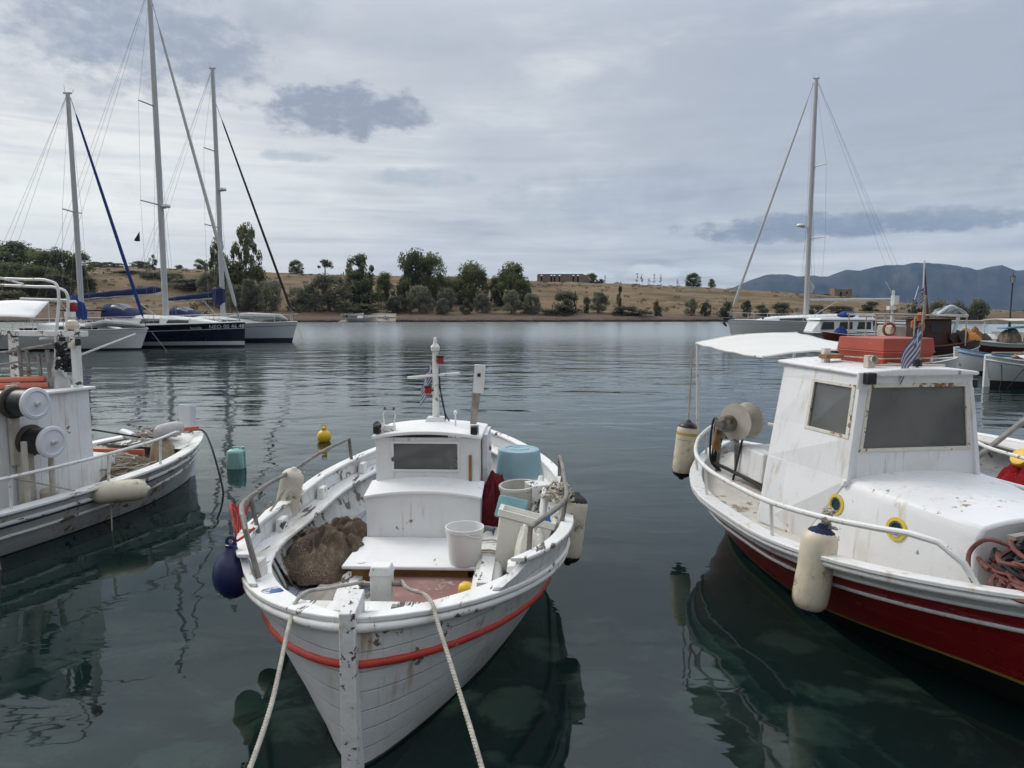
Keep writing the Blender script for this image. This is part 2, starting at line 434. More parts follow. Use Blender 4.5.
# ------------------------------------------------------------------ mountains and the air
MT = [(640, 312), (700, 303), (722, 291), (732, 287), (748, 280), (764, 274.5), (785, 274), (794, 276.3), (810, 275.5), (824, 276.5), (842, 269.5), (856, 270.5), (870, 267), (882, 264.8), (898, 264.8), (910, 262.8), (930, 263), (945, 264.5), (960, 267), (972, 270), (985, 266.5), (996, 264.8), (1011, 270.5), (1030, 268.5), (1060, 272), (1120, 280), (1200, 300)]
MY = 4000.
MTT = [(px(a, MY), zy(c_, MY)) for a, c_ in MT]
m_mtn, g, p = newmat('mountain_scrub'); o = g.obj()
c = g.mix(g.ss(g.noise(o, .006, 8, .65), .35, .65), (.035, .05, .035), (.09, .095, .08))
g.put(p.inputs['Base Color'], c); p.inputs['Roughness'].default_value = 1.; p.inputs['Specular IOR Level'].default_value = 0.
b = MB()
def mp(u, v):
    x = 640+u*3300; t = v
    H = interp(MTT, x)*1.0
    y = 3550+t*900
    prof = sst(t, 0, .5)**.75 if t < .5 else 1-.25*(t-.5)
    rid = fbm(x*.004+t*.5, t*2.2, 4., 6)*.20*math.sin(min(1, t*2)*math.pi)
    z = H*(prof+rid)*(y/4000. if t < .5 else 1) + (H*.012)*fbm(x*.03, t*6, 1., 4)*(1-abs(2*t-1))
    return (x*y/4000., y, max(-2, z)-1)
b.grid(mp, 330, 60); tag(b.build('mountains', m_mtn, ang=180), kind='structure')
m_haze = bpy.data.materials.new('haze'); m_haze.use_nodes = True; g = G(m_haze.node_tree); g.n.remove(g.n['Principled BSDF'])
pv = g.n.new('ShaderNodeVolumePrincipled'); pv.inputs['Color'].default_value = (.33, .475, .81, 1)
pv.inputs['Density'].default_value = .000098; pv.inputs['Anisotropy'].default_value = 0.
g.l.new(pv.outputs[0], g.n['Material Output'].inputs['Volume'])
m_haze.volume_intersection_method = 'FAST' if hasattr(m_haze, 'volume_intersection_method') else None
b = MB(); b.box((0, 2245, 195), (9100, 4720, 402)); tag(b.build('haze', m_haze, smooth=False), kind='stuff')

# ------------------------------------------------------------------ trees
def foliage(name, dark, light, tone=(.12, .1, .05)):
    m, g, p = newmat(name); o = g.obj()
    oi = g.n.new('ShaderNodeObjectInfo').outputs['Random']
    c = g.mix(g.ss(g.noise(o, .9, 4, .6), .35, .65), dark, light)
    c = g.mix(g.m('MULTIPLY', g.ss(g.noise(o, .35, 3), .5, .7), .35), c, tone)
    c = g.mix(g.m('MULTIPLY', oi, .5), c, g.mix(.5, c, tone))
    c = g.vm('SCALE', c, g.m('ADD', .82, g.m('MULTIPLY', g.m('FRACT', g.m('MULTIPLY', oi, 7.3)), .55)))
    g.put(p.inputs['Base Color'], c); p.inputs['Roughness'].default_value = .7; p.inputs['Specular IOR Level'].default_value = .25
    tl = g.n.new('ShaderNodeBsdfTranslucent'); g.put(tl.inputs['Color'], c); mx = g.n.new('ShaderNodeMixShader'); mx.inputs[0].default_value = .42
    g.l.new(p.outputs[0], mx.inputs[1]); g.l.new(tl.outputs[0], mx.inputs[2]); g.l.new(mx.outputs[0], g.n['Material Output'].inputs[0])
    return m
FOL = {'euc': foliage('eucalyptus_leaves', (.10, .122, .058), (.22, .245, .12)),
       'broad': foliage('evergreen_leaves', (.072, .094, .036), (.185, .212, .08)),
       'olive': foliage('olive_leaves', (.14, .148, .095), (.28, .28, .19)),
       'pine': foliage('pine_needles', (.035, .046, .028), (.08, .09, .055)),
       'bush': foliage('scrub_leaves', (.060, .068, .036), (.135, .135, .075)),
       'cypress': foliage('cypress_leaves', (.024, .030, .02), (.055, .062, .038)),
       'sapling': foliage('thin_leaves', (.10, .11, .09), (.20, .20, .17))}
m_bark = M('bark', (.11, .085, .065), .95, .3, 6., bump=.02)
TPL = {}
def make_tree(kind, seed):
    """unit tree: height 1, width 1; crown of small leaf faces gathered in clumps, trunk with limbs"""
    r = random.Random(seed); b = MB(); t = MB()
    K = {'euc': (34, .22, .26, .98, 4200, .034), 'broad': (44, .26, .08, .98, 6000, .036), 'olive': (44, .25, .10, .98, 5600, .036),
         'pine': (16, .22, .5, .98, 1800, .04), 'bush': (22, .32, 0., .95, 2400, .055), 'cypress': (22, .20, .04, 1., 1800, .04), 'sapling': (10, .16, .35, 1., 420, .05)}[kind]
    nc, cr, z0, z1, nl, ls = K
    cl = []
    for i in range(nc):
        for _ in range(60):
            z = r.uniform(z0, z1); u = (z-z0)/(z1-z0)
            if kind == 'euc': wmax = .46*math.sin(math.pi*min(1, .18+u*.80))**.6
            elif kind == 'cypress': wmax = .42*math.sin(math.pi*(.12+.85*u))**.7*(1-.35*u)
            elif kind == 'pine': wmax = .5*math.sqrt(max(0, 1-(2*u-.7)**2*.45))
            elif kind == 'sapling': wmax = .4*(1-.6*u)
            else: wmax = .47*math.sqrt(max(.02, 1-(1.55*u-.55)**2))
            a = r.uniform(0, 6.28); q = wmax*math.sqrt(r.random())
            c = Vector((q*math.cos(a), q*math.sin(a), min(z, .95-cr*.25)))
            if kind in ('euc', 'pine', 'sapling') and any((c-d).length < cr*.55 for d in cl): continue
            break
        cl.append(c)
    for c in cl:
        rr = cr*r.uniform(.55, 1.05)*(.62 if kind in ('euc', 'sapling') else .8)
        for _ in range(nl//nc):
            dv = Vector((r.gauss(0, 1), r.gauss(0, 1), r.gauss(0, .8)))
            dv = dv.normalized()*rr*(r.random()**.45)
            pnt = c+dv
            if pnt.z < .01: pnt.z = .01+r.random()*.04
            s_ = ls*r.uniform(.45, 1.1)
            n_ = (dv.normalized()+Vector((r.uniform(-1, 1), r.uniform(-1, 1), r.uniform(-.4, 1.1)))).normalized()
            u_ = n_.orthogonal().normalized()*s_; w_ = n_.cross(u_).normalized()*s_*r.uniform(.5, .9)
            ph = r.uniform(0, 6.28); cu, su = math.cos(ph), math.sin(ph)
            a_, b_ = u_*cu+w_*su, w_*cu-u_*su
            b.f([b.v(pnt-a_), b.v(pnt-b_*.8), b.v(pnt+a_), b.v(pnt+b_*.8)])
    tr_ = {'euc': .022, 'broad': .032, 'olive': .04, 'pine': .035, 'bush': .03, 'cypress': .03, 'sapling': .014}[kind]
    zt = max(z0+.12, .2)
    t.tube([(0, 0, -.06), (.012, .006, zt*.5), (.0, .012, zt), (.01, -.01, zt+.25 if kind != 'bush' else zt)], [tr_*1.35, tr_, tr_*.8, tr_*.4], 7)
    for c in cl[:7 if kind != 'sapling' else 3]:
        t.tube([(0, .01, zt*.8), Vector((c.x*.5, c.y*.5, lerp(zt, c.z, .6))), c], [tr_*.55, tr_*.38, tr_*.15], 5)
    root = thing('tree', 'tree', 'tree')
    cro = b.build('crown', FOL[kind], root, smooth=False, norm=False); tru = t.build('trunk', m_bark, root)
    return root
NM = {'euc': ('eucalyptus_tree', 'tree'), 'broad': ('evergreen_tree', 'tree'), 'olive': ('olive_tree', 'tree'), 'pine': ('pine_tree', 'tree'), 'bush': ('bush', 'bush'), 'cypress': ('cypress_tree', 'tree'), 'sapling': ('young_tree', 'tree')}
for k_ in NM: TPL[k_] = [make_tree(k_, 40+7*i+len(k_)) for i in range(3 if k_ in ('broad', 'olive', 'euc', 'bush') else 2)]
USED = set()
def tree(kind, p_, ytop, wpx, Y, label, dep=1., grp=None):
    X = px(p_, Y); zb = ground(X, Y)-.1; h = max(.6, zy(ytop, Y)-zb); w = wpx*Y/710*(1.06 if kind in ('euc', 'broad') else 1.02)
    i = rnd.randrange(len(TPL[kind])); src = TPL[kind][i]
    sc = (w, w*dep, h)
    if (kind, i) not in USED:
        USED.add((kind, i)); r = src; r.location = (X, Y, zb); r.rotation_euler = (0, 0, rnd.uniform(0, 6.28)); r['label'] = label
    else: r = clone(src, (X, Y, zb), rnd.uniform(0, 6.28), label)
    r.scale = sc; r.name = NM[kind][0]; r['category'] = NM[kind][1]
    for c_ in r.children: pass
    if grp: r['group'] = grp
    elif 'group' in r.keys(): del r['group']
    return r
GW = 'wood behind the moored yachts at the left'
GS = 'shrubs along the foot of the headland'
GO = 'grey olive trees on the bank'
for a in (
 ('broad', -6, 245, 58, 203, 'wide dark evergreen cut by the left picture edge, above the white gantry tubes', 1., GW),
 ('broad', 27, 242, 42, 208, 'tallest round evergreen of the dark wood at the far left', 1., GW),
 ('broad', 50, 250, 34, 200, 'lower evergreen filling the dip of the dark wood at the far left', 1., GW),
 ('broad', 68, 249, 26, 198, 'evergreen touching the left side of the mast with the blue furled sail', 1., GW),
 ('broad', 84, 252, 22, 204, 'evergreen standing just right of the mast with the blue furled sail', 1., GW),
 ('broad', 14, 262, 50, 190, 'shaded evergreen in front of the dark wood, beside the picture edge', 1., GW),
 ('broad', 44, 266, 40, 189, 'shaded evergreen in front of the dark wood, above the corner of the gantry tubes', 1., GW),
 ('bush', 62, 274, 34, 186, 'low yellow green bush below the dark wood at the left', 1., GS),
 ('bush', 90, 277, 18, 186, 'yellow green bush right of the blue furled sail mast', 1., GS),
 ('bush', 12, 291, 36, 175, 'low green bush just over the white awning at the left', 1., GS),
 ('broad', 101, 262, 20, 240, 'small light green ridge tree right of the dark wood', 1., None),
 ('broad', 112, 262, 14, 243, 'pale green ridge tree left of the sloping blue sail', 1., None),
 ('broad', 122, 263, 12, 246, 'smallest pale ridge tree crossed by the sloping blue sail', 1., None),
 ('broad', 144, 261, 19, 236, 'round dark ridge tree between the blue sail and the tallest mast', 1., None),
 ('cypress', 157, 254, 10, 228, 'narrow dark tree touching the left side of the tallest mast', 1., None),
 ('olive', 133, 274, 34, 214, 'hazy grey green olive behind the dark blue sail cover', 1., GO),
 ('olive', 158, 272, 30, 210, 'olive crossed by the tallest mast, above the sail cover', 1., GO),
 ('olive', 176, 272, 26, 207, 'tall grey olive just right of the tallest mast', 1., GO),
 ('bush', 193, 279, 40, 200, 'broad low scrub above the middle yacht boom', 1., GS),
 ('bush', 183, 265, 9, 248, 'small bush on the ridge skyline right of the tallest mast', 1., None),
 ('broad', 204, 259, 11, 245, 'round single tree on the skyline left of the third mast', 1., None),
 ('euc', 222, 238, 24, 187, 'airy eucalyptus half hidden by the third mast', 1., None),
 ('euc', 249, 222, 28, 186, 'tallest airy eucalyptus right of the third mast', 1., None),
 ('broad', 236, 262, 34, 183, 'dark undergrowth tree beneath the two eucalyptus', 1., None),
 ('broad', 261, 264, 18, 182, 'dense dark green tree at the right foot of the tallest eucalyptus', 1., None),
 ('olive', 210, 272, 20, 184, 'thin grey olive left of the third mast', 1., GO),
 ('olive', 238, 284, 24, 176, 'olive directly right of the blue sail bundle on the third mast', 1., GO),
 ('olive', 253, 279, 22, 174, 'olive with a bare leaning stem below the tallest eucalyptus', 1., GO),
 ('olive', 272, 279, 28, 175, 'round olive left of the black furled forestay', 1., GO),
 ('olive', 299, 286, 24, 174, 'olive crossed by the lower end of the black furled forestay', 1., GO),
 ('olive', 331, 274, 45, 173, 'largest grey olive, wide crown on a short trunk above the slipway', 1., GO),
 ('bush', 312, 288, 22, 182, 'scrub clump behind the left edge of the largest grey olive', 1., GS),
 ('broad', 299, 260, 14, 246, 'dark leaning tree alone on the skyline beside the black furled forestay', 1., None),
 ('pine', 327, 259, 16, 246, 'small umbrella pine alone on the skyline above the largest olive', 1., None),
 ('euc', 361, 253, 30, 187, 'eucalyptus with a pale top above the slipway', 1., None),
 ('broad', 361, 271, 36, 184, 'dark green tree beneath the pale topped eucalyptus', 1., None),
 ('broad', 386, 273, 18, 193, 'low spreading tree right of the pale topped eucalyptus', 1., None),
 ('bush', 365, 304, 36, 172, 'long dark green bush right above the slipway', 1., GS),
 ('broad', 415, 250, 34, 188, 'tallest dark leafy tree near the middle of the far shore', 1., None),
 ('broad', 434, 253, 24, 189, 'right hand half crown of the tallest dark tree pair on the far shore', 1., None),
 ('broad', 412, 272, 30, 186, 'dark lower growth under the tallest tree of the far shore', 1., None),
 ('broad', 446, 276, 30, 196, 'low dark thicket tree between the two tall dark trees', 1., None),
 ('broad', 474, 262, 32, 190, 'tall dark tree with a pale forked trunk', 1., None),
 ('broad', 463, 273, 24, 192, 'bushy left shoulder of the tree with a pale forked trunk', 1., None),
 ('broad', 514, 264, 32, 188, 'rounded dark tree left of the long ruin', 1., None),
 ('broad', 497, 276, 14, 190, 'small dark tree filling the gap left of the rounded dark tree', 1., None),
 ('broad', 522, 280, 18, 184, 'dark lower branches hanging under the rounded dark tree', 1., None),
 ('bush', 398, 296, 24, 173, 'dark round bush on the shore path right of the slipway', 1., GS),
 ('olive', 420, 285, 28, 174, 'grey round olive in front of the tallest dark tree', 1., GO),
 ('olive', 447, 288, 20, 177, 'olive green bushy tree below the dark thicket', 1., GO),
 ('olive', 443, 298, 14, 171, 'small olive standing nearest the water below the dark thicket', 1., GO),
 ('bush', 467, 299, 12, 171, 'upright yellowish bush on the bank below the forked tree', 1., GS),
 ('olive', 482, 293, 18, 175, 'small round olive right of the upright yellowish bush', 1., GO),
 ('olive', 511, 290, 18, 173, 'pale round olive in front of the rounded dark tree', 1., GO),
 ('olive', 532, 293, 18, 173, 'pale olive below the left end of the long ruin', 1., GO),
 ('bush', 565, 292, 24, 178, 'twiggy dome shaped bush below the middle of the long ruin', 1., GS),
 ('bush', 562, 305, 34, 173, 'low green mat of scrub below the twiggy dome bush', 1., GS),
 ('cypress', 575, 290, 4, 176, 'very thin dark cypress beside the twiggy dome bush', 1., None),
 ('bush', 586, 297, 7, 176, 'small dark bush between two thickets below the ruin', 1., GS),
 ('olive', 598, 292, 20, 177, 'bushy olive left of the stout dark cypress', 1., GO),
 ('cypress', 619, 286, 11, 175, 'stout dark cypress on the bank', 1., None),
 ('bush', 630, 306, 36, 173, 'long low green scrub right of the stout cypress', 1., GS),
 ('bush', 656, 300, 9, 173, 'small upright bush alone on the dry slope', 1., GS),
 ('olive', 690, 298, 14, 174, 'round topped olive on the dry bank under the big skyline tree', 1., GO),
 ('bush', 705, 302, 10, 173, 'small bush right of the round topped olive', 1., GS),
 ('bush', 725, 301, 14, 173, 'bush on the bank crossed by the pale sloping forestay', 1., GS),
 ('bush', 745, 300, 11, 173, 'bush on the bank just right of the pale sloping forestay', 1., GS),
 ('bush', 761, 304, 14, 174, 'low bush on the bank left of the right hand mast', 1., GS),
 ('bush', 780, 303, 18, 175, 'low bush on the bank nearest left of the right hand mast', 1., GS),
 ('broad', 591, 273, 11, 250, 'dark tree at the right end of the long ruin', 1., None),
 ('bush', 600, 279, 8, 250, 'small bush leaning on the right end of the long ruin', 1., None),
 ('broad', 692, 273, 15, 246, 'big round tree alone on the right hand skyline', 1., None),
 ('broad', 710, 279, 7, 247, 'small tree right of the big round skyline tree', 1., None),
 ('sapling', 604, 275, 4, 250, 'thin sapling nearest the long ruin', 1., None),
 ('sapling', 636, 273, 4, 250, 'leftmost thin sapling of the skyline row', 1., None),
 ('sapling', 641, 274, 5, 250, 'second thin sapling of the skyline row', 1., None),
 ('sapling', 648, 277, 4, 250, 'third and lowest thin sapling of the skyline row', 1., None),
 ('sapling', 653, 274, 4, 250, 'fourth thin sapling of the skyline row', 1., None),
 ('sapling', 659, 274, 4, 250, 'rightmost thin sapling of the skyline row', 1., None),
 ('sapling', 676, 279, 4, 250, 'thin sapling just left of the big round skyline tree', 1., None),
 ('bush', 823, 297, 10, 235, 'low bush left of the square ruin', 1., None),
 ('bush', 838, 306, 24, 178, 'wide bush on the bank under the square ruin', 1., GS),
 ('bush', 868, 301, 18, 190, 'bush on the bank above the pale boom', 1., GS),
 ('bush', 815, 305, 16, 177, 'bush on the bank directly right of the right hand mast', 1., GS),
 ('bush', 912, 302, 26, 158, 'scrub behind the blue and white flag', 1., None),
 ('olive', 936, 299, 26, 160, 'broad olive green shrub right of the tall thin pole', 1., None),
 ('bush', 955, 303, 16, 160, 'low scrub left of the round shore shrub', 1., None),
 ('olive', 975, 299, 26, 159, 'round shore shrub left of the street lamp', 1., None)):
    tree(*a)

# low scrub and dry tufts scattered over the slope: nobody could count them
b = MB(); q_ = random.Random(5)
for i in range(1500):
    x = q_.uniform(-190, 140); t_ = q_.uniform(6, 88); y = shore(x)+t_
    if fbm(x*.03, y*.06, 9.)+.25*q_.uniform(-1, 1) < (.02 if t_ > 22 else -.2): continue
    z = ground(x, y); s_ = q_.uniform(.25, .8)*(1.25 if t_ < 25 else 1)
    for k in range(16):
        a = q_.uniform(0, 6.28); rr = s_*math.sqrt(q_.random())*1.2; c_ = Vector((x+rr*math.cos(a), y+rr*math.sin(a), z+q_.uniform(0, .75)*s_))
        u_ = Vector((q_.gauss(0, 1), q_.gauss(0, 1), q_.gauss(0, 1))).normalized()*s_*.32; w_ = u_.orthogonal().normalized()*s_*.26
        b.f([b.v(c_-u_), b.v(c_-w_), b.v(c_+u_), b.v(c_+w_)], q_.choice((0, 0, 1)))
tag(b.build('scrub', [foliage('low_scrub', (.07, .062, .036), (.15, .13, .075)), FOL['bush']], smooth=False, norm=False), kind='stuff')
# ------------------------------------------------------------------ ruins and things on the far shore
m_stone = M('ruin_stone', (.24, .19, .15), .95, .3, 2., grime=((.08, .07, .06), .7, 1.2), bump=.05, bs=5)
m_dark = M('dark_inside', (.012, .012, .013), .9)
rt = thing('ruined_building', 'long low roofless stone ruin with dark openings on the skyline', 'ruin', (px(562, 250), 250, ground(px(562, 250), 250)-.3), 0)
b = MB(); L = 17.6
ops = [-7.4, -4., -2.9, -1.2, 3.6, 5.2]
edges = [-L/2]+[e for o_ in ops for e in (o_-.3, o_+.3)]+[L/2]
for i in range(0, len(edges), 2):
    a0, a1 = edges[i], edges[i+1]; b.box(((a0+a1)/2, -2.2, 1.25), (a1-a0, .5, 2.6+.25*n3(i, 2.)))
b.box((0, 2.2, 1.2), (L, .5, 2.5)); b.box((-L/2+.25, 0, 1.3), (.5, 3.9, 2.7)); b.box((L/2-.25, 0, .9), (.5, 3.9, 1.9))
b.build('wall', m_stone, rt, smooth=False)
b = MB(); b.box((-.8, -2.2, 2.72), (L*.9, .62, .3)); b.build('wall_top', m_stone, rt, smooth=False)
b = MB(); b.box((0, -.6, 1.1), (L-1.2, .2, 2.1)); b.build('dark_backing', m_dark, rt, smooth=False)  # near-black sheet added as the shade behind the wall openings
rt = thing('ruined_hut', 'small square stone ruin on the slope before the blue mountains', 'ruin', (px(838, 240), 240, ground(px(838, 240), 240)-.3), 0)
b = MB(); b.box((0, -1.8, 1.4), (5.6, .5, 2.9)); b.box((0, 1.8, 1.4), (5.6, .5, 2.8)); b.box((-2.6, 0, 1.6), (.5, 3.1, 3.3)); b.box((2.6, 0, 1.5), (.5, 3.1, 3.2)); b.build('wall', m_stone, rt, smooth=False)
b = MB(); b.box((-.8, -2.06, 1.2), (.7, .1, 1.6)); b.build('doorway', m_dark, rt, smooth=False)  # near-black panel, the opening's shade put into its colour
b = MB(); b.box((1.2, -2.06, 1.7), (.6, .1, .7)); b.build('window', m_dark, rt, smooth=False)  # near-black panel, shade of the opening painted on
b = MB(); b.hexa([(-39, 159.5, -1), (-26, 159.5, -1), (-27.5, 170, -1), (-37, 170, -1)], [(-39, 159.5, .15), (-26, 159.5, .2), (-27.5, 170, 1.95), (-37, 170, 1.95)]); tag(b.build('slipway', M('slip_concrete', (.27, .235, .195), .9, .25, .6, grime=((.10, .08, .06), .7, .5)), bevel=.1), kind='structure')

# street lamp on the quay arm
m_iron = M('black_iron', (.015, .017, .017), .5); m_glass = M('lamp_glass', (.55, .58, .6), .2)
rt = thing('street_lamp', 'old style black lantern lamp post against the blue mountains', 'street lamp', (px(1008, 60), 60, .78), 0)
b = MB(); b.lathe([(.18, 0), (.18, .12), (.11, .2), (.09, .7), (.06, .9), (.05, 3.9), (.09, 3.95), (.05, 4.05)], n=10); b.build('post', m_iron, rt)
b = MB(); b.lathe([(.09, 4.05), (.20, 4.55)], n=6); b.lathe([(.001, 4.06), (.09, 4.06)], n=6); b.build('lantern_glass', m_glass, rt, smooth=False)
b = MB()
for k in range(6):
    a = k*math.pi/3; b.tube([(.09*math.cos(a), .09*math.sin(a), 4.05), (.205*math.cos(a), .205*math.sin(a), 4.56)], .014, 5)
b.lathe([(.25, 4.56), (.14, 4.70), (.05, 4.76), (.03, 4.88), (0, 4.92)], n=6); b.build('lantern_frame', m_iron, rt, smooth=False)
# ------------------------------------------------------------------ materials of the boats
WOODG = (.20, .165, .13)
m_wht = M('worn_white_paint', (.74, .74, .72), .55, .07, 4., wear=(WOODG, .06, 7.), grime=((.45, .40, .32), .55, 3.), bump=.003, bs=25)
m_whtx = M('flaking_white_paint', (.74, .74, .71), .6, .08, 4., wear=((.10, .085, .075), .115, 6.5), grime=((.42, .36, .27), .6, 3.), bump=.005, bs=22, stretch=(.6, 1.5, 1.5))
m_cap = M('flaking_rail_paint', (.76, .76, .74), .6, .06, 4., wear=((.13, .11, .09), .098, 10.), grime=((.46, .37, .22), .7, 2.5), bump=.004, bs=22, stretch=(.3, 2.2, 1.))
m_hullw = M('hull_white_paint', (.66, .67, .67), .45, .07, 2.5, streak=((.30, .17, .06), .75), grime=((.42, .38, .27), .65, 2.2), wear=((.20, .15, .10), .055, 8.), bump=.003, planks=(2, .115, .22))
m_cab = M('cabin_white_paint', (.73, .735, .74), .45, .05, 2., grime=((.46, .42, .35), .6, 2.5), streak=((.42, .30, .17), .6), planks=(0, .17, .16), wear=((.26, .16, .08), .05, 8.), bump=.002)
m_roof = M('roof_white_paint', (.80, .80, .79), .5, .06, 3., grime=((.5, .45, .36), .5, 3.), wear=((.3, .25, .2), .02, 9.), bump=.002)
m_red = M('red_rail_paint', (.50, .045, .03), .5, .2, 6., wear=((.6, .5, .45), .04, 10.), bump=.002)
m_steel = M('weathered_steel', (.24, .22, .20), .5, .35, 9., metal=.55, wear=((.20, .10, .05), .08, 14.))
m_galv = M('white_painted_pipe', (.72, .72, .70), .45, .06, 6., wear=((.28, .16, .08), .07, 16.))
m_rope = M('weathered_rope', (.46, .41, .34), .9, .25, 30., bump=.01, bs=90)
m_ropew = M('pale_rope', (.46, .43, .38), .9, .25, 9., grime=((.2, .17, .12), .7, 5.), bump=.01, bs=90)
m_ropeb = M('dark_rope', (.03, .032, .035), .9, .3, 30.)
m_roper = M('red_cord', (.55, .06, .05), .8, .2, 20.)
m_black = M('black_plastic', (.012, .012, .013), .4)
m_rubber = M('dark_rubber', (.02, .02, .022), .7)
m_fend = M('white_fender_plastic', (.68, .61, .47), .5, .12, 5., grime=((.30, .22, .13), .9, 4.), streak=((.40, .28, .12), .7), wear=((.30, .24, .17), .06, 7.), bump=.001)
m_fendd = M('dirty_fender_plastic', (.60, .55, .46), .6, .15, 5., grime=((.12, .095, .07), .95, 6.), wear=((.22, .18, .14), .08, 9.))
m_yfend = M('cream_float_plastic', (.72, .60, .36), .5, .1, 5., grime=((.45, .33, .15), .5, 6.))
m_navyf = M('dark_blue_fender_plastic', (.008, .012, .07), .35, .2, 4.)
m_wood = M('grey_driftwood', (.30, .27, .24), .85, .3, 5., bump=.004, stretch=(.3, 3, 3))
m_floorg = M('grey_blue_floorboards', (.33, .36, .40), .75, .2, 6., planks=(1, .14, .9), wear=((.20, .18, .16), .09, 6.), bump=.004, stretch=(.4, 1.6, 1))
m_floorr = M('oxide_red_floor_paint', (.24, .125, .11), .8, .18, 4., wear=((.42, .33, .30), .05, 8.), grime=((.35, .28, .26), .6, 4.), bump=.003)
m_inner = M('inside_planking', (.50, .50, .48), .8, .2, 5., wear=((.16, .14, .12), .12, 6.), grime=((.2, .17, .14), .7, 4.), bump=.004)
m_gap = M('dark_green_bilge', (.022, .035, .032), .9, .3)
m_netb = M('brown_net', (.15, .112, .080), .95, .3, 9., grime=((.23, .18, .135), .7, 7.), bump=.012, bs=190)
def netmat(name, col, dark, sc):
    m, g, p = newmat(name); o = g.obj()
    w = g.vm('ADD', o, g.vm('SCALE', g.noise(o, 9., 3, .6, 0., 1), .10))
    v = g.n.new('ShaderNodeTexVoronoi'); v.feature = 'DISTANCE_TO_EDGE'; v.inputs['Scale'].default_value = sc; g.put(v.inputs['Vector'], w)
    ed = g.ss(v.outputs['Distance'], .16, .04); big = g.ss(g.noise(o, 6., 5, .65), .3, .7)
    c = g.mix(ed, dark, g.mix(big, tuple(x*.6 for x in col), tuple(x*1.35 for x in col)))
    g.put(p.inputs['Base Color'], c); p.inputs['Roughness'].default_value = .95; p.inputs['Specular IOR Level'].default_value = .15
    g.l.new(g.bump(g.m('ADD', ed, g.noise(o, 60., 4)), 1., .012), p.inputs['Normal'])
    return m
m_netb = netmat('brown_net', (.27, .20, .145), (.12, .09, .066), 62.)
m_netr = M('dark_red_net', (.20, .012, .02), .9, .4, 16., bump=.02, bs=110)
m_basin = M('faded_blue_plastic', (.27, .42, .47), .45, .08, 4., grime=((.14, .24, .30), .5, 7.), bump=.001)
m_teal = M('teal_foam', (.19, .36, .39), .8, .15, 10., bump=.004)
m_buck = M('white_bucket_plastic', (.74, .74, .73), .4, .04, 4., grime=((.55, .52, .46), .4, 5.))
m_crate = M('cream_tub_plastic', (.74, .72, .64), .45, .05, 3., grime=((.56, .48, .30), .75, 4.))
m_drumw = M('stained_pipe_plastic', (.60, .57, .51), .55, .1, 6., grime=((.32, .27, .2), .7, 8.))
m_yel = M('yellow_plastic', (.72, .46, .02), .4, .1, 5.)
m_blue = M('blue_plastic', (.03, .17, .52), .5, .15, 7.)
m_navyc = M('navy_cloth', (.014, .022, .075), .9, .3)
m_orange = M('orange_red_plastic', (.50, .14, .085), .5, .1, 4., grime=((.42, .08, .04), .5, 4.))
m_ochre = M('rust_brown_wood', (.30, .15, .05), .8, .3, 9.)
m_lampr = M('red_lamp_glass', (.30, .01, .012), .25)
m_fw = M('flag_white', (.56, .55, .58), .85); m_fb = M('flag_blue', (.10, .115, .24), .85)
m_text = M('dark_lettering', (.02, .022, .03), .7)
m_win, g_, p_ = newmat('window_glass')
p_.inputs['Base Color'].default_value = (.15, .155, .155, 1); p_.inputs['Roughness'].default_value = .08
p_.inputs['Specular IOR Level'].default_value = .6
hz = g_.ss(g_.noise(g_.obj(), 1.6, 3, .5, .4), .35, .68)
g_.put(p_.inputs['Base Color'], g_.mix(hz, (.15, .155, .155), (.235, .24, .235)))  # pale grey puts reflected sky, with patchy salt haze, into the pane colour
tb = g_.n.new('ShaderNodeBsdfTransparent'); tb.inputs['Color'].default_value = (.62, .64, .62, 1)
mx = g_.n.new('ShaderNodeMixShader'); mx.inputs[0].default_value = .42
g_.l.new(p_.outputs[0], mx.inputs[1]); g_.l.new(tb.outputs[0], mx.inputs[2]); g_.l.new(mx.outputs[0], g_.n['Material Output'].inputs[0])

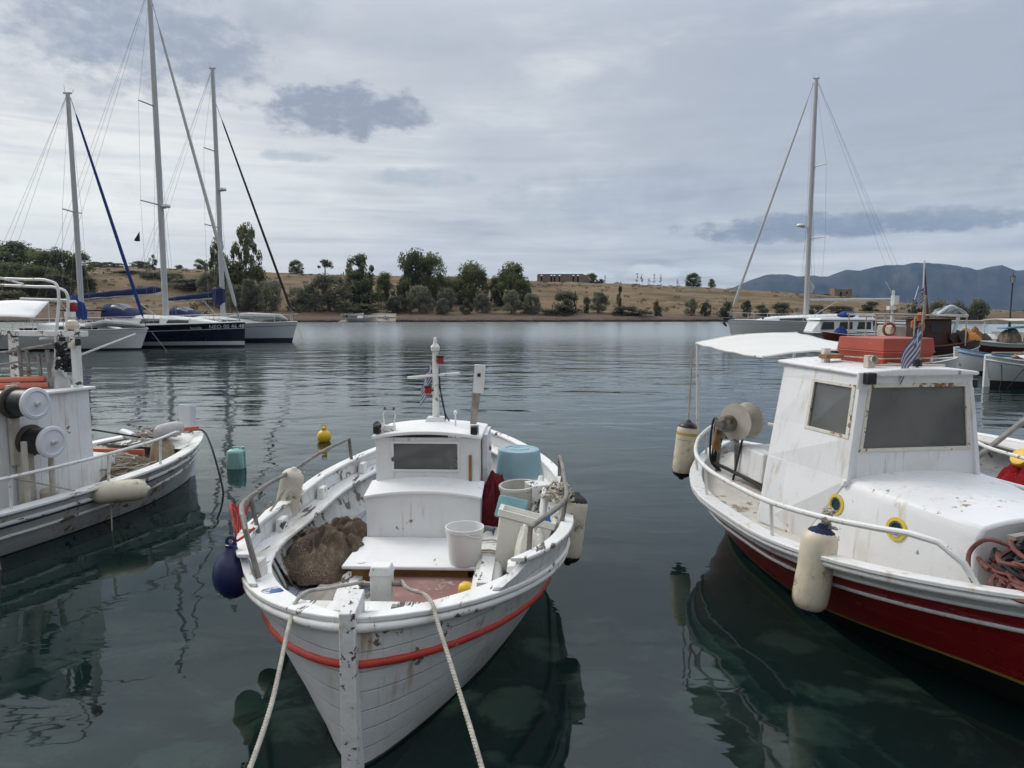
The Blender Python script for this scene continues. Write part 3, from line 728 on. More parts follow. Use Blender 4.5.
class Hull:
    def __init__(s, L, b, bt, bq, st, sq, zk, zm, zb, zs, em=.42, ee=1.05, rb=.25, rs=.3, floor=.36, es=None):
        es = ee if es is None else es
        s.__dict__.update(locals()); s.h = L/2
    def W(s, x):
        def f(u, q): return 1. if u >= 1 else max(0, 1-(1-max(0, u))**1.8)**q
        return max(.015, s.b*f((s.h-x)/s.bt, s.bq)*f((s.h+x)/s.st, s.sq))
    def sh(s, x):
        u = x/s.h; return s.zm+(s.zb-s.zm)*max(u, 0)**1.9+(s.zs-s.zm)*max(-u, 0)**1.9
    def hw(s, x, z):
        r = max(.0, (z-s.zk)/(s.sh(x)-s.zk)); u = min(1, abs(x/s.h)); return s.W(x)*r**lerp(s.em, s.ee if x > 0 else s.es, u**2.2)
    def pt(s, x, z, sd, off=0.):
        r = max(0, min(1, (z-s.zk)/(s.sh(x)-s.zk))); u = x/s.h
        rk = s.rb if x > 0 else s.rs
        xx = x-math.copysign(rk*(1-r)**1.6*max(0, (abs(u)-.35)/.65)**2, x)
        return Vector((xx, sd*(max(.008, s.hw(x, z))+off), z))
    def xs(s, n=26, a=-1., b=1.):
        return [s.h*math.sin(math.pi/2*t) for t in [lerp(math.asin(a)*2/math.pi, math.asin(b)*2/math.pi, i/n) for i in range(n+1)]]
    def shell(s, rows, mats, parent, sub=4, n=30):
        """rows: [(z function, material of the band above)]"""
        b = MB(); xs = s.xs(n)
        lv = []
        for (za, mi), (zb_, _) in zip(rows, rows[1:]):
            for k in range(sub): lv.append((za, zb_, k/sub, mi))
        lv.append((rows[-1][0], rows[-1][0], 0, 0))
        for sd in (-1, 1):
            vs = [[b.v(s.pt(x, lerp(za(x), zb_(x), t), sd)) for x in xs] for za, zb_, t, _ in lv]
            for i in range(len(lv)-1):
                for j in range(len(xs)-1): b.f([vs[i][j], vs[i][j+1], vs[i+1][j+1], vs[i+1][j]], lv[i][3])
        bmesh.ops.remove_doubles(b.bm, verts=b.bm.verts, dist=.0015)
        return b.build('hull', mats, parent, ang=50)
    def strake(s, dz, r, name, mat, parent, x0=-1., x1=1., off=0., n=30, flat=1.):
        b = MB()
        for sd in (-1, 1):
            b.tube([s.pt(x, s.sh(x)+dz, sd, off) for x in s.xs(n, x0, x1)], r, 8, flat=flat)
        return b.build(name, mat, parent, ang=60)
    def cap(s, wi, wo, th, name, mat, parent, x0=-1., x1=1., n=30, dz=0., bev=.008):
        b = MB()
        for sd in (-1, 1):
            A, B = [], []
            for x in s.xs(n, x0, x1):
                w = s.W(x); z = s.sh(x)+th+dz
                wi_ = wi(x) if callable(wi) else wi
                A.append((x, sd*(w+wo), z)); B.append((x, sd*max(.004, w-wi_), z))
            b.strip(A, B, th)
        return b.build(name, mat, parent, bevel=bev)
    def inner(s, mat, parent, zf, th=.045, x0=-.97, x1=.97):
        b = MB(); xs = s.xs(24, x0, x1)
        for sd in (-1, 1):
            vs = [[b.v((x, sd*max(.004, s.hw(x, lerp(zf, s.sh(x), t))-th), lerp(zf, s.sh(x), t))) for x in xs] for t in (0, .5, 1)]
            for i in range(2):
                for j in range(24): b.f([vs[i][j], vs[i][j+1], vs[i+1][j+1], vs[i+1][j]])
        return b.build('inner_planking', mat, parent)
    def floor_(s, mat, parent, zf, x0=-.95, x1=.95, name='deck', th=.045, camber=0.):
        b = MB(); xs = s.xs(20, x0, x1)
        vs = []
        for x in xs:
            w = max(.004, s.hw(x, zf(x) if callable(zf) else zf)-th); z = zf(x) if callable(zf) else zf
            vs.append([b.v((x, w*k/4, z+camber*(1-(k/4)**2))) for k in range(-4, 5)])
        for p_, q in zip(vs, vs[1:]):
            for k in range(8): b.f([p_[k], q[k], q[k+1], p_[k+1]])
        return b.build(name, mat, parent)

def flag(parent, top, hoist, length, dirv, wave=.04, drop=.25, name='flag', nat=True, seed=0):
    """a limp striped flag with a canton cross, hanging from its staff; top corner, hoist height, fly length and fly direction"""
    b = MB(); top = Vector(top); dv = Vector(dirv).normalized(); sd = dv.cross(Vector((0, 0, 1)))
    def fn(u, v):
        return top + dv*(length*u*(1-.25*drop)) + Vector((0, 0, -hoist*v - drop*length*u**1.1)) + sd*(wave*math.sin(u*8+v*1.5+seed)*u**.5)
    def mf(i, j):
        if i < 10 and j < 10: return 0 if (4 <= i < 6 or 4 <= j < 6) else 1
        return 1 if (j//2) % 2 == 0 else 0
    b.grid(fn, 27, 18, mf=mf)
    return b.build(name, [m_fw, m_fb], parent, ang=180)

def heap(c, rx, ry, h, seed, folds=5., n=(28, 56), fr=.16, holes=.0):
    """a slumped pile of cloth or netting: soft lumpy body with long creased folds lying over it"""
    b = MB(); c = Vector(c); n = (max(n[0], 34), max(n[1], 72)); q = random.Random(int(seed*91))
    R_ = []
    for k in range(int(14+folds*2)):
        a = q.uniform(0, 6.28); r0 = q.uniform(0, .55); p0 = Vector((r0*math.cos(a), r0*math.sin(a)))
        d = (p0*1.2+Vector((q.uniform(-1, 1), q.uniform(-1, 1)))*.9).normalized(); nrm = Vector((-d.y, d.x))
        R_.append((p0, d, nrm, q.uniform(.35, 1.1), q.uniform(.05, .12), q.uniform(.5, 1.2), q.uniform(-.5, .5)))
    LB = [(Vector((q.uniform(-.5, .5), q.uniform(-.5, .5))), q.uniform(.25, .45), q.uniform(-.25, .28)) for k in range(5)]
    def fn(u, v):
        a = v*2*math.pi; ca, sa = math.cos(a), math.sin(a)
        ro = 1+.2*fbm(ca*1.1+seed, sa*1.1, seed, 2)+.05*math.sin(a*9+seed)
        k = (abs(ca)**2.4+abs(sa)**2.4)**(-1/2.4)
        X, Y = ro*k*u*ca, ro*k*u*sa; P = Vector((X, Y))
        z = max(0, 1-u**2.4)**.75
        for lc, lr, la in LB: z += la*math.exp(-((P-lc).length/lr)**2)*(1-u*u)
        f = 0.
        wv = Vector((fbm(X*1.6+seed, Y*1.6, 1., 2), fbm(X*1.6, Y*1.6+seed, 5., 2)))*.16
        for p0, d, nr, L_, w_, A, cv in R_:
            e = P+wv-p0; s_ = e.dot(d)
            if -.1 < s_ < L_:
                t = e.dot(nr)-cv*s_*s_
                g_ = abs(t)/w_
                if g_ < 3: f += A*(math.exp(-g_*1.1)-.55*math.exp(-(g_-1.6)**2*1.5))*min(1, (s_+.1)*6)*min(1, (L_-s_)*4)
        f = 1.5*f/(1+.9*abs(f)); z = z*h + h*fr*f*min(1, (1-u)*6+.2) + .004*n3(X*14, Y*14, seed)
        return c+Vector((X*rx, Y*ry, max(0, z)))
    b.grid(fn, *n)
    bmesh.ops.remove_doubles(b.bm, verts=b.bm.verts, dist=.0005)
    return b

def laid(b, pts, r, pitch=.062, mi=0):
    """three strand laid rope along a path"""
    P = bez(pts, max(24, len(pts)*10)); L_ = [0.]
    for a_, c_ in zip(P, P[1:]): L_.append(L_[-1]+(c_-a_).length)
    N = int(L_[-1]/pitch*7); out = [[], [], []]; j = 0
    for k in range(N+1):
        s_ = L_[-1]*k/N
        while j < len(P)-2 and L_[j+1] < s_: j += 1
        t = (s_-L_[j])/max(1e-6, L_[j+1]-L_[j]); p_ = P[j].lerp(P[j+1], t); d = (P[j+1]-P[j]).normalized()
        sd = d.cross(Vector((0, 0, 1))); sd = (sd if sd.length > .05 else d.orthogonal()).normalized(); up = sd.cross(d)
        for m_ in range(3):
            a = s_/pitch*6.283+m_*2.094; out[m_].append(p_+(sd*math.cos(a)+up*math.sin(a))*r*.42)
    for o_ in out: b.tube(o_, r*.58, 6, mi=mi)
    return b

def tangle(c, rx, ry, h, k, r, seed, mi=(0,), turns=1.2):
    """a loose heap of rope: many slack loops lying over one another"""
    q = random.Random(seed); b = MB(); c = Vector(c)
    for i in range(k):
        a = q.uniform(0, 6.28); rad = math.sqrt(q.random()); lx = rx*rad*math.cos(a)*.7; ly = ry*rad*math.sin(a)*.7
        z = h*(1-rad**2)*q.uniform(.35, 1.)
        lr = q.uniform(.25, .6)*min(rx, ry); a0 = q.uniform(0, 6.28); tn = q.uniform(.5, turns); e = q.uniform(.5, 1.6)
        pts = []
        for j in range(11):
            t = a0+tn*6.28*j/10
            pts.append(c+Vector((lx+lr*e*math.cos(t)+.02*q.uniform(-1, 1), ly+lr*math.sin(t)+.02*q.uniform(-1, 1), max(r, z+.05*math.sin(t*2+i)*h/.15*.3))))
        b.tube(bez(pts, 22), r*q.uniform(.8, 1.2), 5, mi=mi[i % len(mi)])
    return b

def fender(name, label, loc, r, L, mat, rot=(0, 0, 0), ends=None, ck=.70, lines=(), group='fenders hung on the fishing boats', ball=False, rope_m=None, cat='fender'):
    """round ended inflated fender with its eye caps; lines: world points its lanyard runs to"""
    t = thing(name, label, cat, loc, 0, group); t.rotation_euler = rot
    b = MB(); h = L/2
    if ball:
        prof = [(0, -h)]+[(r*math.sin(math.pi*k/12)**.85, -h+L*.86*(1-math.cos(math.pi*k/12))/2) for k in range(1, 11)]+[(r*.34, h*.80), (r*.26, h*.96)]
        b.lathe(prof, n=22); b.build('float', mat, t, ang=60)
        b = MB(); b.lathe([(r*.28, h*.78), (r*.30, h*1.0), (r*.12, h*1.06), (0, h*1.07)], n=14); b.tube([(r*.22*math.cos(a), 0, h*1.12+r*.22*math.sin(a)) for a in [k*math.pi/6 for k in range(12)]], r*.1, 6, closed=True)
        b.build('eye', ends or mat, t)
    else:
        cp = r*.9
        prof = [(r*math.sin(math.pi/2*k/7)**.75, -h+cp*(1-math.cos(math.pi/2*k/7))) for k in range(1, 8)]
        prof += [(r*(1+.02*math.sin(k*2.+r*90)), lerp(-h+cp, h-cp, k/6)) for k in range(1, 6)]+[(a_, -z_) for a_, z_ in prof[::-1]]
        b.lathe(prof, n=22); b.build('body', mat, t, ang=60)
        for s_ in (-1, 1):
            b = MB(); b.lathe([*[((r*math.sin(math.pi/2*k/7)**.75)*(.98 if k == kk_+1 else 1.0)+(.002 if k <= kk_ else -.004), s_*(h-cp*(1-math.cos(math.pi/2*k/7))+(.004 if k <= kk_ else 0))) for kk_ in [5 if ck > .5 else 3] for k in range(kk_+1, 1, -1)], (r*.30, s_*(h+cp*.06)), (r*.2, s_*(h+cp*.25)), (0, s_*(h+cp*.27))], n=16)
            b.build('end_cap', ends or mat, t, ang=60)
    if lines:
        bpy.context.view_layer.update()
        mi = t.matrix_basis.inverted(); b = MB(); top = Vector((0, 0, h*1.02))
        for pnt in lines:
            b.tube(sag(top, mi @ Vector(pnt), .01, 6), .009, 6)
        b.build('lanyard', rope_m or m_rope, t)
    return t

# ================================================================== centre boat
FC = Fr(-.75, 6.45, R(-92.2))
HC = Hull(5.7, 1.22, 2.0, .62, 2.5, .75, -.42, .64, .86, .82, em=.40, ee=.95, rb=.10, rs=.35)
cb = thing('fishing_boat', 'worn white wooden fishing boat with thin red stripe, bow towards the viewer', 'fishing boat', FC.o, FC.yaw, 'wooden fishing boats in the harbour')
HC.shell([(lambda x: -.42, 0), (lambda x: .02, 1), (lambda x: HC.sh(x)-.24, 1), (lambda x: HC.sh(x), 0)],
         [M('slimy_bottom_paint', (.03, .04, .035), .7), m_hullw], cb)
HC.strake(-.235, .024, 'red_rail', m_red, cb, -.98, .9996, .004, n=44, flat=.8)
HC.strake(-.028, .028, 'rub_rail', m_cap, cb, -.985, .9996, .008, n=44)
def cw(x): return .19 if x > 1.9 else lerp(.21, .19, sst(x, 1.0, 1.9))
HC.cap(cw, .032, .032, 'covering_board', m_cap, cb, -.985, .999)
HC.inner(m_gap, cb, .30); HC.inner(m_inner, cb, .34, .105, -.93, .40); HC.floor_(m_floorg, cb, .36)
for k in range(34):
    x = -2.3+k*.135
    for sd in (-1, 1):
        b = MB(); w = HC.hw(x, .38)-.05; w2 = HC.W(x)-.055
        b.hexa([(x-.02, sd*(w-.05), .34), (x+.02, sd*(w-.05), .34), (x+.02, sd*w, .34), (x-.02, sd*w, .34)],
               [(x-.02, sd*(w2-.05), HC.sh(x)-.005), (x+.02, sd*(w2-.05), HC.sh(x)-.005), (x+.02, sd*w2, HC.sh(x)-.005), (x-.02, sd*w2, HC.sh(x)-.005)])
        b.build('rib', m_inner, cb, smooth=False)
# raised washboards from abaft the bow
b = MB()
for sd in (-1, 1):
    secs = []
    for x in HC.xs(30, -.93, .80):
        w = HC.W(x); z = HC.sh(x)+.033; hgt = .02+.115*sst(x, 2.26, 2.02)
        tn = HC.W(x-.02)-HC.W(x+.02)
        secs.append([(x, sd*(w-.035), z), (x, sd*(w+.012), z), (x, sd*(w+.035), z+hgt), (x, sd*(w-.02), z+hgt)])
    b.sweep(secs)
b.build('washboard', m_hullw, cb, bevel=.006)
b = MB()
for sd in (-1, 1):
    A = []; B = []
    for x in HC.xs(30, -.94, .735):
        w = HC.W(x); z = HC.sh(x)+.033+.135+.028; A.append((x, sd*(w+.058), z)); B.append((x, sd*(w-.045), z))
    b.strip(A, B, .027)
b.build('washboard_cap', m_cap, cb, bevel=.007)
for sd in (-1, 1):
    for x in (2.0, .75, -.35, -1.3):
        b = MB(); w = HC.W(x); b.box((x, sd*(w-.09), HC.sh(x)+.085), (.16, .07, .11), top=.8); b.build('washboard_block', m_whtx, cb, bevel=.008)
b = MB()   # bare patches and blue paint daubs on the rail
b.box((2.36, -.60, HC.sh(2.36)+.036), (.11, .13, .008), rz=.7, top=.8); b.build('paint_patch', M('blue_paint_daub', (.04, .15, .42), .7, .4, 12., wear=((.62, .62, .60), .19, 16.)), cb, bevel=.015)
# bow: stem post, thwart beam, mooring post
b = MB(); b.hexa([(2.72, -.042, -.30), (2.93, -.042, -.30), (2.93, .042, -.30), (2.72, .042, -.30)], [(2.68, -.043, .98), (2.90, -.043, .93), (2.90, .043, .93), (2.68, .043, .98)])
b.build('stem_post', [M('flaking_stem_paint', (.70, .70, .68), .6, .08, 5., wear=((.09, .08, .07), .075, 26.), grime=((.34, .30, .24), .8, 5.), bump=.006, bs=20)], cb, bevel=.006)
b = MB(); b.hexa([(-2.86, -.05, -.2), (-2.66, -.05, -.2), (-2.66, .05, -.2), (-2.86, .05, -.2)], [(-2.90, -.05, 1.0), (-2.70, -.05, 1.0), (-2.70, .05, 1.0), (-2.90, .05, 1.0)]); b.build('stern_post', m_whtx, cb, bevel=.006)
w = HC.hw(2.22, .7)-.03
b = MB(); b.box((2.30, 0, .69), (.15, 2*w-.22, .06)); b.build('thwart', m_cap, cb, bevel=.01)
b = MB(); b.box((2.33, 0, .53), (.03, 2*w-.72, .28)); b.build('bulkhead', m_inner, cb)
b = MB(); b.box((2.07, .0, .60), (.115, .13, .50)); b.box((2.07, 0, .865), (.13, .145, .06), top=.8); b.build('mooring_post', m_whtx, cb, bevel=.008)
b = MB(); b.tube([(2.07, -.15, .765), (2.07, .15, .765)], .016, 8); b.build('mooring_pin', m_steel, cb)
b = MB(); b.box((2.36, .21, .60), (.03, .17, .17)); b.box((2.39, .21, .60), (.03, .11, .11), mi=1); b.tube([(2.4, .13, .745), (2.4, .17, .745)], .03, 8, mi=2)
b.build('locker_door', [m_ochre, m_dark, m_steel], cb, bevel=.004)
HC.floor_(m_inner, cb, .44, .80, .965, 'fore_floor')
# hatch platform, lid and floor gear
b = MB(); b.hexa([(1.12, -.22, .36), (2.24, -.22, .36), (2.24, .46, .36), (1.62, .72, .36), (1.12, .80, .36)], [(1.12, -.22, .45), (2.24, -.22, .45), (2.24, .46, .45), (1.62, .72, .45), (1.12, .80, .45)]); b.build('floor_hatch', m_floorr, cb, bevel=.006)
b = MB(); b.box((1.36, -.56, .395), (.9, .28, .03), rz=-.12); b.box((1.40, -.42, .42), (.85, .16, .03), rz=.12, mi=1); b.box((1.78, -.20, .44), (.42, .30, .03), rz=.3)
b.build('loose_floorboard', [m_wood, m_whtx], cb, bevel=.004)
b = MB(); b.box((.80, -.01, .43), (.56, .92, .14)); b.build('hatch_coaming', m_ochre, cb, bevel=.006)
b = MB(); b.hexa([(.46, -.52, .505), (1.14, -.53, .505), (1.14, .52, .505), (.46, .51, .505)], [(.46, -.52, .55), (1.14, -.53, .535), (1.14, .52, .535), (.46, .51, .55)]); b.build('hatch_lid', m_roof, cb, bevel=.01)
# cabin trunk in front of the wheelhouse
b = MB()
def arch(x, w, z0, z1, c_, n=10): return [(x, -w, z0), *[(x, lerp(-w, w, k/n), z1+c_*(1-(2*k/n-1)**2)) for k in range(n+1)], (x, w, z0)]
b.sweep([arch(.12, .49, .38, .955, .035), arch(.46, .495, .38, .895, .05)]); b.build('cabin_trunk', m_cab, cb, bevel=.006)
b = MB(); sec = lambda x, z: [(x, lerp(-.51, .51, k/10), z+.05*(1-(2*k/10-1)**2)) for k in range(11)]+[(x, lerp(.51, -.51, k/10), z-.022+.05*(1-(2*k/10-1)**2)) for k in range(11)]
b.sweep([sec(.16, .975), sec(.49, .915)]); b.build('trunk_roof', m_roof, cb, bevel=.004)
# wheelhouse: wall panels round an open window, roof with camber
wh = MB(); x0, x1, yw, zt = .18, -.50, .465, 1.375
def wall(mb, x, parts, th=.03):
    for ya, yb, za, zb_ in parts: mb.box((x, (ya+yb)/2, (za+zb_)/2), (th, yb-ya, zb_-za))
wall(wh, x0, [(-yw, -.30, .40, zt), (.27, yw, .40, zt), (-.30, .27, .40, 1.085), (-.30, .27, 1.325, zt)])
wall(wh, x1, [(-yw, .10, .40, zt), (.36, yw, .40, zt), (.10, .36, .40, 1.02), (.10, .36, 1.31, zt)])
for sd in (-1, 1): wh.box(((x0+x1)/2, sd*(yw-.014), .89), (abs(x1-x0)-.032, .028, .97))
who = wh.build('wheelhouse', m_cab, cb, bevel=.004)
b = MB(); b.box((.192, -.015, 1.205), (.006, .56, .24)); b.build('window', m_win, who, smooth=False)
b = MB()
for a_, s_ in (((.201, -.015, 1.078), (.014, .62, .02)), ((.201, -.015, 1.332), (.014, .62, .02)), ((.201, -.312, 1.205), (.014, .02, .234)), ((.201, .282, 1.205), (.014, .02, .234))): b.box(a_, s_)
b.build('window_frame', m_whtx, who, bevel=.003)
b = MB(); sec = lambda x, z, w=.49: [(x, lerp(-w, w, k/10), z+.045*(1-(2*k/10-1)**2)) for k in range(11)]+[(x, lerp(w, -w, k/10), z-.03+.045*(1-(2*k/10-1)**2)) for k in range(11)]
b.sweep([sec(.24, 1.395), sec(-.2, 1.40), sec(-.54, 1.385)]); b.build('roof', m_roof, who, bevel=.006)
b = MB(); b.box((.205, .385, 1.06), (.012, .026, .32)); b.build('rust_strip', m_ochre, who)
b = MB(); b.box((-.25, .50, 1.06), (.46, .05, .62)); b.box((-.25, .53, 1.2), (.05, .03, .04), mi=1); b.build('side_door', [m_cab, m_steel], who, bevel=.004)
b = heap((-.15, -.06, 1.0), .16, .15, .18, 4.); b.box((-.3, -.05, .95), (.4, .5, .1)); one(b, 'lifejacket', m_orange, 'faded orange lifejacket seen through the small wheelhouse window', 'lifejacket', FC.o, FC.yaw)
# things fixed to the wheelhouse roof
mt = MB(); mt.tube([(-.36, 0, 1.42), (-.36, 0, 2.14)], [.034, .028], 10); mt.lathe([(.04, 2.12), (.045, 2.16), (.02, 2.19), (.016, 2.24), (.006, 2.25)], (-.36, 0, 0), n=10); mt.box((-.36, 0, 1.455), (.16, .20, .05), top=.8)
mast = mt.build('mast', m_galv, cb)
b = MB(); b.tube([(-.36, -.27, 1.86), (-.36, .24, 1.905)], .013, 8); b.build('crossbar', m_galv, mast)
for y_, z_ in ((.05, 2.03), (-.07, 1.74)):
    b = MB(); b.lathe([(.03, -.03), (.034, -.025), (.034, .025), (.03, .03)], (-.33, y_, z_), n=12); b.lathe([(.036, .03), (.036, .045), (0, .045)], (-.33, y_, z_), n=12, mi=1)
    b.box((-.345, y_*.5, z_), (.02, abs(y_), .015), mi=1)
    b.build('signal_lamp', [m_lampr, m_black], mast)
flag(mast, (-.37, -.035, 2.02), .19, .20, (-.5, -1, 0), .025, 1.3, seed=1)
b = MB(); b.tube(bez([(-.37, .03, 1.95), (-.33, .05, 1.75), (-.30, .09, 1.55), (-.28, .14, 1.45)], 12), .007, 5); b.tube(bez([(-.36, .03, 1.8), (-.36, .07, 1.62), (-.32, .10, 1.46)], 10), .007, 5); b.build('cable', m_rubber, mast)
b = MB(); b.hexa([(-.30, .335, 1.41), (-.30, .395, 1.41), (-.33, .395, 1.41), (-.33, .335, 1.41)], [(-.24, .385, 1.99), (-.24, .485, 1.99), (-.27, .485, 1.99), (-.27, .385, 1.99)])
b.box((-.255, .43, 1.86), (.034, .10, .27), rx=-.08, mi=1); b.box((-.235, .43, 1.9), (.02, .03, .03), mi=2); b.build('board_post', [m_wood, m_galv, m_rubber], cb, bevel=.003)
b = MB(); b.box((.10, -.37, 1.445), (.07, .13, .05)); b.lathe([(.03, 0), (.045, .10)], (.10, -.42, 1.46), axis=(1, -.3, .2), n=12)
for y_ in (-.40, -.32): b.tube([(.10, y_, 1.46), (.09, y_-.015*(1 if y_ < -.36 else -1), 1.56), (.09, y_, 1.61)], .006, 6); b.lathe([(0, -.02), (.02, 0), (0, .02)], (.09, y_, 1.62), n=8, mi=1)
b.build('horn', [m_galv, m_black], cb)
for y_ in (-.45, .42):
    b = MB(); b.box((.19, y_, 1.445), (.07, .06, .07)); b.box((.14, y_, 1.445), (.03, .08, .09), mi=1)
    b.build('navigation_lamp', [m_black, m_galv], cb, bevel=.008)
b = MB(); b.tube([(-.1, .22, 1.43), (-.1, .22, 1.55)], .008, 6); b.lathe([(0, .0), (.018, .01), (.018, .03), (0, .045)], (-.1, .22, 1.54), n=8); b.build('antenna', m_galv, cb)
# hand rails
def rail_pts(H, xs_, sd, dz, inset=.0): return [Vector((x, sd*(H.W(x)-inset), H.sh(x)+dz)) for x in xs_]
b = MB()
pr = rail_pts(HC, [2.02, 1.9, 1.5, .8, .4, 0, -.4, -.8, -1.2], -1, .43)
base = Vector((2.13, -(HC.W(2.13)-.07), HC.sh(2.13)+.05)); e = rail_pts(HC, [-1.24], -1, .18)[0]
b.tube([base]+[Vector((2.10, -(HC.W(2.10)-.0), HC.sh(2.10)+.36))]+bez(pr, 30)+[e], .0185, 8)
for x in (1.25, .18): q = rail_pts(HC, [x], -1, .43)[0]; b.tube([q, q+Vector((-.03, .04, -.30))], .017, 8)
b.build('handrail', m_steel, cb)
b = MB()
pr = [(1.86, HC.W(1.86)-.06, HC.sh(1.86)+.05), (1.84, HC.W(1.84)-.05, HC.sh(1.84)+.34)]+rail_pts(HC, [1.52, 1.3, 1., .6, .2, -.2, -.6], 1, .40)+[Vector((-.64, HC.W(-.6), HC.sh(-.6)+.17))]
b.tube(pr[:2]+bez(pr[2:-1], 20)+pr[-1:], .0185, 8)
for x in (1.0, .1): q = rail_pts(HC, [x], 1, .40)[0]; b.tube([q, q+Vector((-.02, -.04, -.26))], .017, 8)
b.build('handrail', m_steel, cb)
def hull_text(H, txt, size, x_at, zoff, sd, mat, parent, off=.01, fwd=-1, zfn=None, slope=1.):
    """letters laid on the planking; x_at: where the first letter stands; fwd: direction they run in"""
    def fn(u, v):
        x = x_at+fwd*u; z = (zfn(x) if zfn else H.sh(x))+zoff+v
        return Vector((x, sd*(H.W(x)+off+v*.19), z)) if not zfn else H.pt(x, z, sd, off)
    return text_mesh(txt, size, fn, 'lettering', mat, parent)
hull_text(HC, '( Λ. ΧΑΛΚ 31 )', .115, 1.22, .055, 1, m_text, cb, .020)

# mooring ropes to the quay
def rope(name, label, pts, r, mat, cat='rope', group=None, n=40):
    b = MB()
    if name == 'mooring_rope' and mat is m_ropew: laid(b, pts, r)
    else: b.tube(bez(pts, n), r, 8)
    return one(b, name, mat, label, cat, group=group)
GR = 'mooring ropes of the fishing boats'
rope('mooring_rope', 'thick pale mooring rope leading left from the bow post of the white boat', [FC.w(2.05, -.12, .77), FC.w(2.3, -.25, .83), (-1.20, 3.93, .885), (-1.21, 3.72, .82), (-1.09, 3.0, .70), (-1.0, 2.2, .70), (-.93, 1.3, .88), (-.9, .9, 1.06), (-.9, .5, 1.07)], .0127, m_ropew, group=GR)
rope('mooring_rope', 'thick pale mooring rope leading right from the bow post of the white boat', [FC.w(2.05, .12, .78), FC.w(2.3, .21, .83), (-.47, 3.86, .89), (-.385, 3.62, .82), (-.19, 3.0, .66), (-.02, 2.3, .62), (.16, 1.4, .82), (.25, .9, 1.06), (.26, .5, 1.07)], .0127, m_ropew, group=GR)

# ---- loose things on the centre boat
def on(F, x, y, z): return F.w(x, y, z)
b = heap((0, 0, 0), .64, .36, .25, 2.7, 11., (110, 200), .21)
one(b, 'net_pile', m_netb, 'heap of brown fishing net slumped beside the wheelhouse of the white boat', 'fishing net', on(FC, .58, -.78, .40), FC.yaw, ang=180)
b = MB(); r0, r1, hh_ = .235, .20, .30
b.lathe([(r0+.012, 0), (r0+.015, .02), (r0, .035), (r0-.005, .05), (r1+.012, hh_-.05), (r1, hh_-.012), (r1-.03, hh_), (.135, hh_), (.13, hh_-.008), (.10, hh_-.008), (.095, hh_), (.06, hh_), (.055, hh_-.007), (0, hh_-.007)], n=40)
one(b, 'basin', m_basin, 'faded blue plastic basin lying upside down behind the clutter of the white boat', 'basin', on(FC, -.52, .80, .85), FC.yaw+.2, ang=30)
b = MB(); b.box((-.55, .80, .63), (.50, .42, .42)); b.box((-.55, .80, .842), (.54, .46, .014)); one(b, 'fish_box', m_crate, 'cream box that carries the upturned blue basin', 'box', FC.o, FC.yaw, bevel=.01)
b = heap((0, 0, 0), .22, .17, .36, 8.1, 7., (34, 72), .2)
one(b, 'net_bag', m_netr, 'dark red net bag squeezed between wheelhouse and stained plastic drum', 'net bag', on(FC, .06, .62, .60), FC.yaw, ang=180)
b = MB(); b.lathe([(.16, 0), (.162, .40), (.172, .405), (.172, .43), (.15, .43), (.146, .05), (0, .05)], n=32)
one(b, 'drum', m_drumw, 'stained round open drum under the edge of the blue basin', 'drum', on(FC, .26, .84, .55), FC.yaw, rot=(.06, .05, FC.yaw), ang=35)
b = MB(); b.box((0, 0, 0), (.035, .26, .20)); o_ = one(b, 'foam_slab', m_teal, 'faded teal foam slab leaning on the stained round drum', 'foam slab', on(FC, .56, .77, .84), FC.yaw, bevel=.03); o_.rotation_euler = (R(-12), R(-35), FC.yaw)
# cream tub: tapered, hollow, tilted
def tub(lx, ly, h, tp, th):
    b = MB()
    def ring(k, z, i=0.): return [(sx*(lx/2*k-i), sy*(ly/2*k-i), z) for sx, sy in ((-1, -1), (1, -1), (1, 1), (-1, 1))]
    b.hexa(ring(tp, 0), ring(1, h-.05)); b.sweep([ring(1.07, h-.05), ring(1.08, h)], cap=False); b.sweep([ring(1.08, h), ring(1., h, th)], cap=False); b.sweep([ring(1., h, th), ring(tp, .03, th)], cap=False)
    b.f([b.v(p) for p in ring(tp, .03, th)]); b.sweep([ring(1., h-.05), ring(1.07, h-.05)], cap=False)
    return b
b = tub(.34, .42, .46, .72, .015); o_ = one(b, 'tub', m_crate, 'large cream rectangular tub, tilted, inside the right rail of the white boat', 'tub', on(FC, 1.02, .80, .47), FC.yaw, bevel=.012); o_.rotation_euler = (R(-14), R(-9), FC.yaw)
b = MB(); b.lathe([(.118, 0), (.122, .01), (.145, .26), (.152, .262), (.152, .29), (.143, .29), (.141, .27), (.116, .02), (0, .02)], n=36); 
o_ = one(b, 'bucket', m_buck, 'white plastic bucket standing on the hatch lid of the white boat', 'bucket', on(FC, 1.03, .42, .537), FC.yaw, ang=35)
b = MB(); b.tube([(.151*math.cos(a), .151*math.sin(a)*.98, .275-.06*math.sin(a)) for a in [R(k*12) for k in range(0, 16)]], .005, 6); b.build('handle', m_buck, o_)
b = MB(); b.tube([(.45, .56, .56), (1.75, .57, .50)], [.05, .062], 12); b.tube([(.40, .66, .58), (1.68, .68, .50)], [.05, .058], 12); b.box((1.1, .615, .585), (1.05, .10, .045))
for x in (.75, 1.0, 1.05): b.tube([(x+.02*math.sin(k), .615+.14*math.cos(k*.5236), .545+.085*math.sin(k*.5236)) for k in range(12)], .008, 6, mi=1, closed=True)
b.tube([(1.72, .57, .50), (1.86, .575, .49)], [.063, .04], 10, mi=2); b.tube([(1.66, .68, .50), (1.76, .68, .495)], [.058, .05], 10, mi=2)
one(b, 'spar_bundle', [m_whtx, m_rope, m_wood], 'bundle of white painted wooden spars lashed with rope', 'spars', FC.o, FC.yaw, bevel=0)
